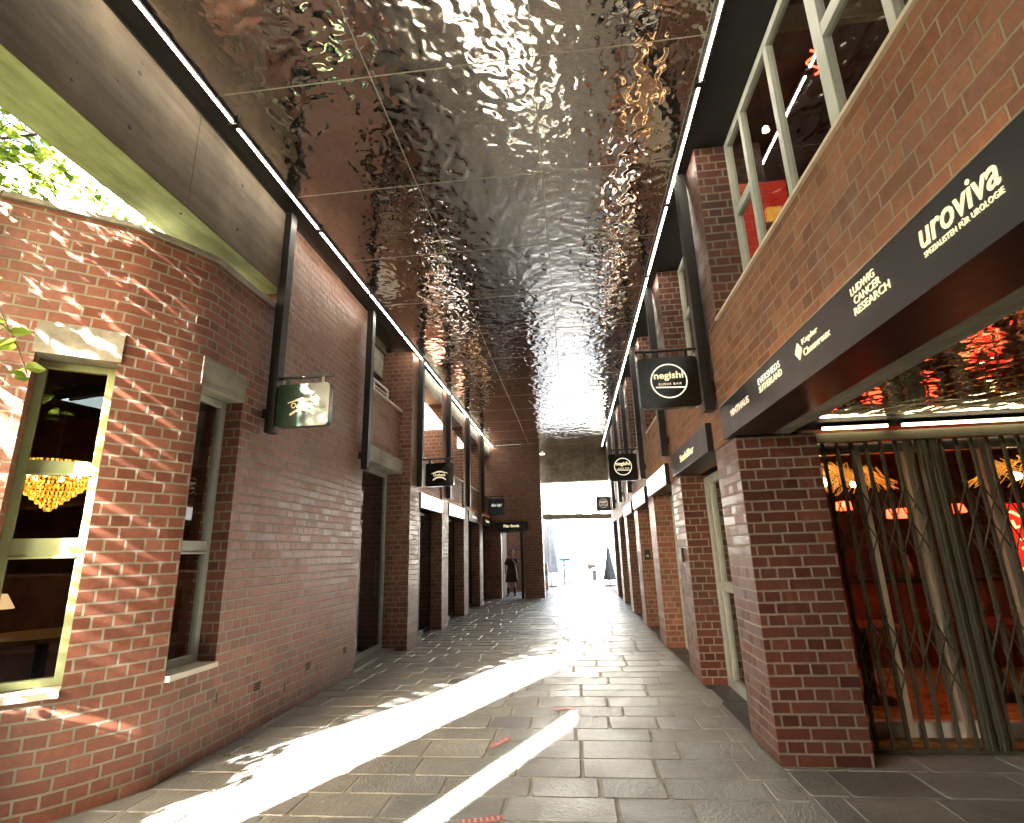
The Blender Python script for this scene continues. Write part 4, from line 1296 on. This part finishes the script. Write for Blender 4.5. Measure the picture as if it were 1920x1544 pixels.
for i in range(90):
    strand((rnd.uniform(-4.7, -3.66), rnd.uniform(1.5, 3.0), rnd.uniform(4.52, 4.95)), (rnd.uniform(-1, 1), rnd.uniform(-1, 1), rnd.uniform(-.2, .2)), rnd.uniform(0.2, 0.4), 0.5, 0.05, 0.09)
for i in range(380):
    strand((rnd.uniform(-6.8, -4.0), rnd.uniform(2.5, 4.8), rnd.uniform(4.55, 5.4)), (rnd.uniform(-1, 1), rnd.uniform(-1, 1), rnd.uniform(-.5, .2)), rnd.uniform(0.3, 0.8), 0.42, 0.04, 0.075)
for i in range(22):
    x = rnd.uniform(-5.2, -4.15); y = 2.62 + rnd.uniform(-0.1, 0.1) - (x + 4.4) * -0.2
    strand((x, y, 4.36), (rnd.uniform(-.3, .3), -0.3, -1), rnd.uniform(0.3, 1.6), 0.42, droop=1.2)
for i in range(26):
    q = rnd.uniform(0, 1)
    strand((-4.02 - q * 0.5, 2.93 - q * 0.28, rnd.uniform(2.9, 4.6)), (rnd.uniform(-.3, .3), -0.1, -1), rnd.uniform(0.3, 0.9), 0.55, 0.045, 0.085, droop=1.2)
for (x, y, z, L) in ((-3.62, 2.70, 3.35, 0.62), (-3.70, 2.78, 2.75, 0.5), (-3.95, 2.9, 3.6, 0.9), (-4.1, 2.85, 2.6, 0.5)):
    strand((x, y, z), (0.1, 0.05, -1), L, 0.6, 0.07, 0.12, droop=1.5)
LF.build("foliage", m_leaf, vn)
ST.build("stem", m_bark, vn)
hd = thing("hedge", "unseen hedge added in the courtyard to shade the foot of the curved wall", "hedge", (-6, 1.8, 0))  # added out of view to shade the low part of the curved wall
LF = MB()
for i in range(6000):
    c = Vector((rnd.uniform(-8.0, -3.72), rnd.uniform(1.45, 2.15), rnd.uniform(0.05, 1.62)))
    leaf(c, rnd.uniform(0.06, 0.1), Vector((rnd.uniform(-1, 1), rnd.uniform(-1, 1), rnd.uniform(-.3, 1))), Vector((rnd.uniform(-1, 1), rnd.uniform(-1, 1), rnd.uniform(-1, 1))))
LF.build("foliage", m_leaf, hd)
MB().box(-8.0, -3.80, 1.6, 2.0, 0, 1.45).build("core", m_bark, hd)
tr = thing("trellis", "dark pergola wires and rails carrying the vine over the courtyard", "trellis", (-5, 1.5, 4.4))
f = MB()
for y in (0.2, 1.2, 2.2, 3.1):
    f.beam((-7.5, y, 5.0), (-3.6, y, 5.0), 0.03, 0.05)
f.build("rail", m_black, tr)
eb = [(-6.27, -3.2), (-5.33, -1.6), (-4.66, 0.2), (-4.2, 0.9), (-3.60, 1.10)]  # added unseen slats, outlined to trim the shadow edge of the floor streak
ob_ = [(-6.66, -3.0), (-5.72, -1.4), (-5.02, 0.4), (-4.45, 1.25), (-3.60, 1.55)]
f = MB()
rs = random.Random(77)
for i in range(4):
    L = math.hypot(eb[i + 1][0] - eb[i][0], eb[i + 1][1] - eb[i][1])
    t = 0.0
    while t < 1:
        t1 = min(1, t + rs.uniform(0.08, 0.34) / L)
        lp = lambda P0, P1, q: (P0[0] + (P1[0] - P0[0]) * q, P0[1] + (P1[1] - P0[1]) * q)
        f.prism([lp(eb[i], eb[i + 1], t), lp(eb[i], eb[i + 1], t1), lp(ob_[i], ob_[i + 1], t1), lp(ob_[i], ob_[i + 1], t)], 4.50, 4.53)
        t = t1 + rs.uniform(0.04, 0.12) / L
f.prism([(eb[0][0] + 0.0, eb[0][1]), (eb[1][0], eb[1][1]), (eb[1][0] - 0.05, eb[1][1] + 0.03), (eb[0][0] - 0.05, eb[0][1] + 0.03)], 4.531, 4.56)
f.prism([eb[1], eb[2], (eb[2][0] - 0.05, eb[2][1] + 0.02), (eb[1][0] - 0.05, eb[1][1] + 0.03)], 4.531, 4.56)
f.build("shadow_slats", m_black, tr)
f = MB()
for x in (-6.5, -5.6, -4.7, -3.9):
    f.bar((x, -0.5, 5.04), (x, 3.8, 5.04), 0.008, 6)
f.build("wire", m_black, tr)
f = MB(); f.bar((-6.9, 0.2, 0), (-6.9, 0.2, 5.0), 0.04, 10); f.bar((-6.9, 3.1 - 0.9, 0), (-6.9, 2.2, 5.0), 0.04, 10)
f.build("post", m_black, tr)

# ================================================================ FLOOR STICKERS
m_pink = plain("faded_red_vinyl", (0.62, 0.16, 0.13), 0.5, var=0.25, sc=30)
m_pinkl = plain("pale_pink_vinyl", (0.72, 0.50, 0.46), 0.5, var=0.2, sc=30)
def sticker(x, y, ang, label, s=1.0):
    t = thing("footprint_sticker", label, "sticker", (x, y, 0.003), group="worn shoe print stickers on the paving", rz=ang)
    sole = [(-.13, -.028), (-.10, -.038), (-.04, -.034), (.0, -.030), (.05, -.042), (.10, -.043), (.135, -.028), (.145, 0), (.13, .03), (.09, .043), (.04, .038), (0, .026), (-.05, .03), (-.10, .036), (-.132, .022)]
    sole = [(a * s, b * s) for a, b in sole]
    m_ = MB().prism(sole, 0.0, 0.0012)
    m_.build("sole", m_pink, t, local=True)
    st = MB()
    for i in range(7):
        xx = (-0.115 + i * 0.036) * s; w = 0.026 * s
        st.box(xx, xx + 0.016 * s, -w, w, 0.0014, 0.002)
    st.build("tread_stripes", m_pinkl, t, local=True)
sticker(-0.735, 5.10, R(62), "pink striped shoe print sticker between the two sunlit streaks", 1.0)
sticker(-0.19, 6.10, R(20), "faded pink shoe print sticker just beyond the tip of the narrow sunlit streak", 0.9)
sticker(-0.665, 3.74, R(15), "red shoe print sticker cut by the bottom edge of the picture", 1.0)

# fallen leaves
for i, (x, y) in enumerate(((-3.05, 4.72), (-2.98, 4.9))):
    LF = MB(); leaf(Vector((x, y, 0.006)), 0.09, Vector((0, 0.1, 1)), Vector((1, 0.5 * i, 0)))
    o_ = LF.build("fallen_leaf", m_leaf); setp(o_, ["dry leaf lying on the slate beside the left wall", "second dry leaf farther up beside the left wall"][i], "leaf", "fallen leaves by the left wall")

# ================================================================ PEOPLE
m_skin = plain("skin", (0.32, 0.17, 0.11), 0.6, var=0.05)
m_dress = plain("dark_red_dress", (0.030, 0.010, 0.012), 0.8, var=0.2)
m_hair = plain("dark_hair", (0.015, 0.010, 0.008), 0.6, var=0.2)
m_shoe = plain("grey_shoe", (0.12, 0.12, 0.13), 0.6, var=0.2)


def skin_obj(name, verts, edges, radii, mat, parent, sub=2, root=0):
    me = bpy.data.meshes.new(name); me.from_pydata(verts, edges, [])
    me.materials.append(mat)
    o = bpy.data.objects.new(name, me); COL.objects.link(o); o.parent = parent
    bm = bmesh.new(); bm.from_mesh(me)
    ly = bm.verts.layers.skin.verify()
    bm.verts.ensure_lookup_table()
    for i, v in enumerate(bm.verts):
        r_ = radii[i]
        v[ly].radius = (r_, r_) if isinstance(r_, (int, float)) else r_
        v[ly].use_root = (i == root)
    bm.to_mesh(me); bm.free()
    o.modifiers.new("skin", 'SKIN').use_smooth_shade = True
    s_ = o.modifiers.new("sub", 'SUBSURF'); s_.levels = sub; s_.render_levels = sub
    return o


pr = thing("person", "person in dark knee-length dress standing in the far doorway, hand raised to face", "person", (-2.38, 20.55, 0), rz=R(0))
V = [(0, 0, 0.92), (0, 0, 1.08), (0, 0.01, 1.26), (0, 0.01, 1.36), (0, 0, 1.43), (0, -0.01, 1.50), (0, -0.02, 1.58), (0, 0, 1.63),
     (0.09, 0, 0.88), (0.10, -0.01, 0.48), (0.11, 0.02, 0.08), (0.12, -0.12, 0.03),
     (-0.09, 0, 0.88), (-0.12, -0.02, 0.48), (-0.14, 0.02, 0.08), (-0.16, -0.12, 0.03),
     (0.17, 0.01, 1.33), (0.22, -0.02, 1.08), (0.10, -0.20, 1.24), (0.03, -0.17, 1.40),
     (-0.17, 0.01, 1.33), (-0.22, 0.02, 1.08), (-0.23, -0.06, 0.86), (-0.23, -0.08, 0.78)]
E_ = [(0, 1), (1, 2), (2, 3), (3, 4), (4, 5), (5, 6), (6, 7), (0, 8), (8, 9), (9, 10), (10, 11), (0, 12), (12, 13), (13, 14), (14, 15), (3, 16), (16, 17), (17, 18), (18, 19), (3, 20), (20, 21), (21, 22), (22, 23)]
RD = [0.12, 0.10, 0.12, 0.09, 0.048, 0.075, 0.088, 0.06, 0.085, 0.052, 0.036, 0.03, 0.085, 0.052, 0.036, 0.03, 0.05, 0.038, 0.03, 0.03, 0.05, 0.038, 0.028, 0.026]
skin_obj("body", V, E_, RD, m_skin, pr)
dd = MB()
prof = [(0.075, 1.38), (0.15, 1.36), (0.19, 1.28), (0.165, 1.15), (0.15, 1.04), (0.19, 0.90), (0.22, 0.70), (0.25, 0.50), (0.235, 0.49), (0.20, 0.7)]
n = 28
for (r0, z0), (r1, z1) in zip(prof, prof[1:]):
    for i in range(n):
        a, b = 2 * math.pi * i / n, 2 * math.pi * (i + 1) / n
        P = lambda r, z, t: ((r * (1 + 0.05 * math.sin(7 * t) * (1.4 - z))) * math.cos(t), 0.66 * r * math.sin(t) * (1 + 0.06 * math.sin(7 * t)), z)
        dd.quad([P(r0, z0, a), P(r0, z0, b), P(r1, z1, b), P(r1, z1, a)])
dd.build("dress", m_dress, pr, local=True, smooth=True)
for s_ in (-1, 1):
    MB().bar((s_ * 0.13, 0.01, 1.34), (s_ * 0.225, -0.01, 1.12), 0.07, 12, 0.055).build("sleeve", m_dress, pr, local=True, smooth=True)
    MB().box((0.115 if s_ > 0 else -0.15) - 0.045, (0.115 if s_ > 0 else -0.15) + 0.045, -0.19, 0.07, 0.0, 0.07).build("shoe", m_shoe, pr, local=True, bevel=0.02)
    xk = 0.108 if s_ > 0 else -0.135
    MB().bar((xk, 0.015, 0.06), (xk - 0.0, 0.0, 0.30), 0.048, 12, 0.056).build("sock", m_hair, pr, local=True)
MB().lathe((0, 0.02, 1.58), [(0.093, -0.08), (0.103, -0.02), (0.098, 0.05), (0.06, 0.095), (0, 0.105)], 20).build("hair", m_hair, pr, local=True, smooth=True)
fc = MB(); fc.lathe((0.0, -0.10, 1.545), [(0.0, 0.02), (0.012, 0), (0, -0.012)], 6)
fc.build("nose", m_skin, pr, local=True)

# ================================================================ PLAZA THINGS
def parasol(x, y, h, w, mat, label):
    t = thing("folded_parasol", label, "parasol", (x, y, 0), group="folded parasols on the plaza")
    f = MB(); n = 24
    prof = [(0.02, h), (0.05, h * 0.97), (w * 0.35, h * 0.80), (w * 0.62, h * 0.52), (w, h * 0.17), (w * 0.9, h * 0.16), (0.03, h * 0.2)]
    for (r0, z0), (r1, z1) in zip(prof, prof[1:]):
        for i in range(n):
            a, b = 2 * math.pi * i / n, 2 * math.pi * (i + 1) / n
            P = lambda r, z, q: (x + r * (1 + 0.16 * math.sin(6 * q)) * math.cos(q), y + r * (1 + 0.16 * math.sin(6 * q)) * math.sin(q), z)
            f.quad([P(r0, z0, a), P(r0, z0, b), P(r1, z1, b), P(r1, z1, a)])
    f.build("canopy", mat, t, smooth=True)
    MB().bar((x, y, 0.03), (x, y, h + 0.03), 0.028, 10).build("pole", m_frame2, t)
    MB().lathe((x, y, 0), [(0.0, 0), (0.26, 0.0), (0.26, 0.04), (0.05, 0.06)], 20).build("base", m_conc, t)
m_cloth_g = plain("grey_canvas", (0.09, 0.10, 0.11), 0.9, var=0.15)
m_cloth_w = plain("pale_blue_white_canvas", (0.66, 0.72, 0.80), 0.9, var=0.08)
parasol(1.52, 24.9, 1.70, 0.26, m_cloth_g, "dark grey folded parasol beside the right wall at the far opening")
parasol(-1.10, 25.2, 3.9, 0.42, m_cloth_w, "tall pale folded parasol left of the far opening")
# scooter
sc_ = thing("kick_scooter", "electric kick scooter parked in the glare beyond the passage", "scooter", (-0.50, 25.6, 0))
X0, Y0 = -0.50, 25.4
for yy in (Y0 - 0.05, Y0 + 0.85):
    f = MB()
    for i in range(20):
        a, b = 2 * math.pi * i / 20, 2 * math.pi * (i + 1) / 20
        f.bar((X0 + (yy - Y0) * 0.25, yy + 0.10 * math.cos(a), 0.125 + 0.10 * math.sin(a)), (X0 + (yy - Y0) * 0.25, yy + 0.10 * math.cos(b), 0.125 + 0.10 * math.sin(b)), 0.024, 6)
    f.build("wheel", m_black, sc_)
MB().beam((X0, Y0 + 0.05, 0.14), (X0 + 0.18, Y0 + 0.75, 0.14), 0.16, 0.04).build("deck", m_black, sc_)
MB().bar((X0, Y0 - 0.05, 0.14), (X0, Y0 + 0.08, 1.16), 0.034, 8).build("stem", m_black, sc_)
MB().bar((X0 - 0.27, Y0 + 0.08, 1.16), (X0 + 0.27, Y0 + 0.08, 1.16), 0.030, 8).build("handlebar", m_black, sc_)
# bollard
bo = thing("bollard", "short dark bollard with domed cap standing in the bright plaza", "bollard", (1.0, 29.5, 0))
MB().lathe((1.0, 29.5, 0), [(0.10, 0), (0.09, 0.5), (0.0, 0.5)], 16).build("shaft", m_cloth_g, bo)
MB().lathe((1.0, 29.5, 0.5), [(0.24, 0), (0.22, 0.06), (0.12, 0.13), (0, 0.15)], 18).build("cap", m_frame2, bo)
# planter and crates
pt = thing("potted_shrub", "tall potted shrub next to the left column in the far opening", "plant", (-1.25, 23.4, 0))
MB().lathe((-1.72, 24.6, 0), [(0.0, 0), (0.17, 0.0), (0.22, 0.42), (0.19, 0.42), (0, 0.38)], 18).build("pot", m_conc_pale, pt)
LF = MB()
for i in range(420):
    c = Vector((-1.72 + rnd.gauss(0, 0.13), 24.6 + rnd.gauss(0, 0.13), rnd.uniform(1.2, 2.2)))
    leaf(c, rnd.uniform(0.05, 0.09), Vector((rnd.uniform(-1, 1), rnd.uniform(-1, 1), 0.6)), Vector((rnd.uniform(-1, 1), rnd.uniform(-1, 1), rnd.uniform(-1, 1))))
LF.build("foliage", m_leaf, pt)
MB().bar((-1.72, 24.6, 0.38), (-1.72, 24.6, 1.9), 0.02, 8).build("stem", m_bark, pt)
for i in range(4):
    o_ = thing("drinks_crate", "%s drinks crate from the ground in the stack at the far left" % ORD[i].replace("nearest", "first"), "crate", (-1.3, 23.9, i * 0.27), group="stacked drinks crates by the far column")
    z = i * 0.27
    B(-1.52, -1.18, 23.7, 24.1, z, z + 0.25).build("body", plain("crate_%d" % i, [(0.5, 0.3, 0.25), (0.55, 0.55, 0.6), (0.3, 0.32, 0.45), (0.5, 0.45, 0.4)][i], 0.6), o_, bevel=0.01)
    B(-1.42, -1.28, 23.694, 23.699, z + 0.15, z + 0.20).build("handle_slot", m_dark, o_)
# van
vn_ = thing("delivery_van", "pale blue van parked across the plaza", "van", (-0.3, 44, 0))
m_cyan = plain("pale_cyan_paint", (0.012, 0.036, 0.042), 0.35, var=0.04)
m_vanwin = plain("grey_van_glass", (0.02, 0.03, 0.032), 0.5)
bd = MB()
prof = [(-2.4, 0.35), (2.3, 0.35), (2.4, 0.9), (2.0, 1.15), (1.35, 1.9), (-2.3, 1.95), (-2.45, 1.2)]
xx0, yy0 = -0.2, 44.0
nP = len(prof)
bd.quad([(xx0 + a, yy0 - 0.9, b) for a, b in prof]); bd.quad([(xx0 + a, yy0 + 0.9, b) for a, b in reversed(prof)])
for i in range(nP):
    a, b = prof[i], prof[(i + 1) % nP]
    bd.quad([(xx0 + b[0], yy0 - 0.9, b[1]), (xx0 + a[0], yy0 - 0.9, a[1]), (xx0 + a[0], yy0 + 0.9, a[1]), (xx0 + b[0], yy0 + 0.9, b[1])])
bd.build("body", m_cyan, vn_, bevel=0.06)
for xw in (-1.5, 1.5):
    MB().bar((xx0 + xw, yy0 - 0.93, 0.34), (xx0 + xw, yy0 - 0.75, 0.34), 0.34, 20).build("wheel", m_black, vn_)
f = MB().box(xx0 - 1.6, xx0 + 0.4, yy0 - 0.905, yy0 - 0.90, 1.2, 1.72); f.build("window", m_vanwin, vn_)
# far building
fb = thing("white_building", "pale building with a row of small windows across the plaza", "building", (0, 62, 0))
B(-40, 40, 60, 70, 0, 11).build("wall", m_white, fb)
for i in range(14):
    x = -13 + i * 1.9
    for z_ in (1.6, 5.0):
        B(x, x + 0.9, 59.95, 60.0, z_, z_ + 1.1).build("window", m_vanwin, fb)
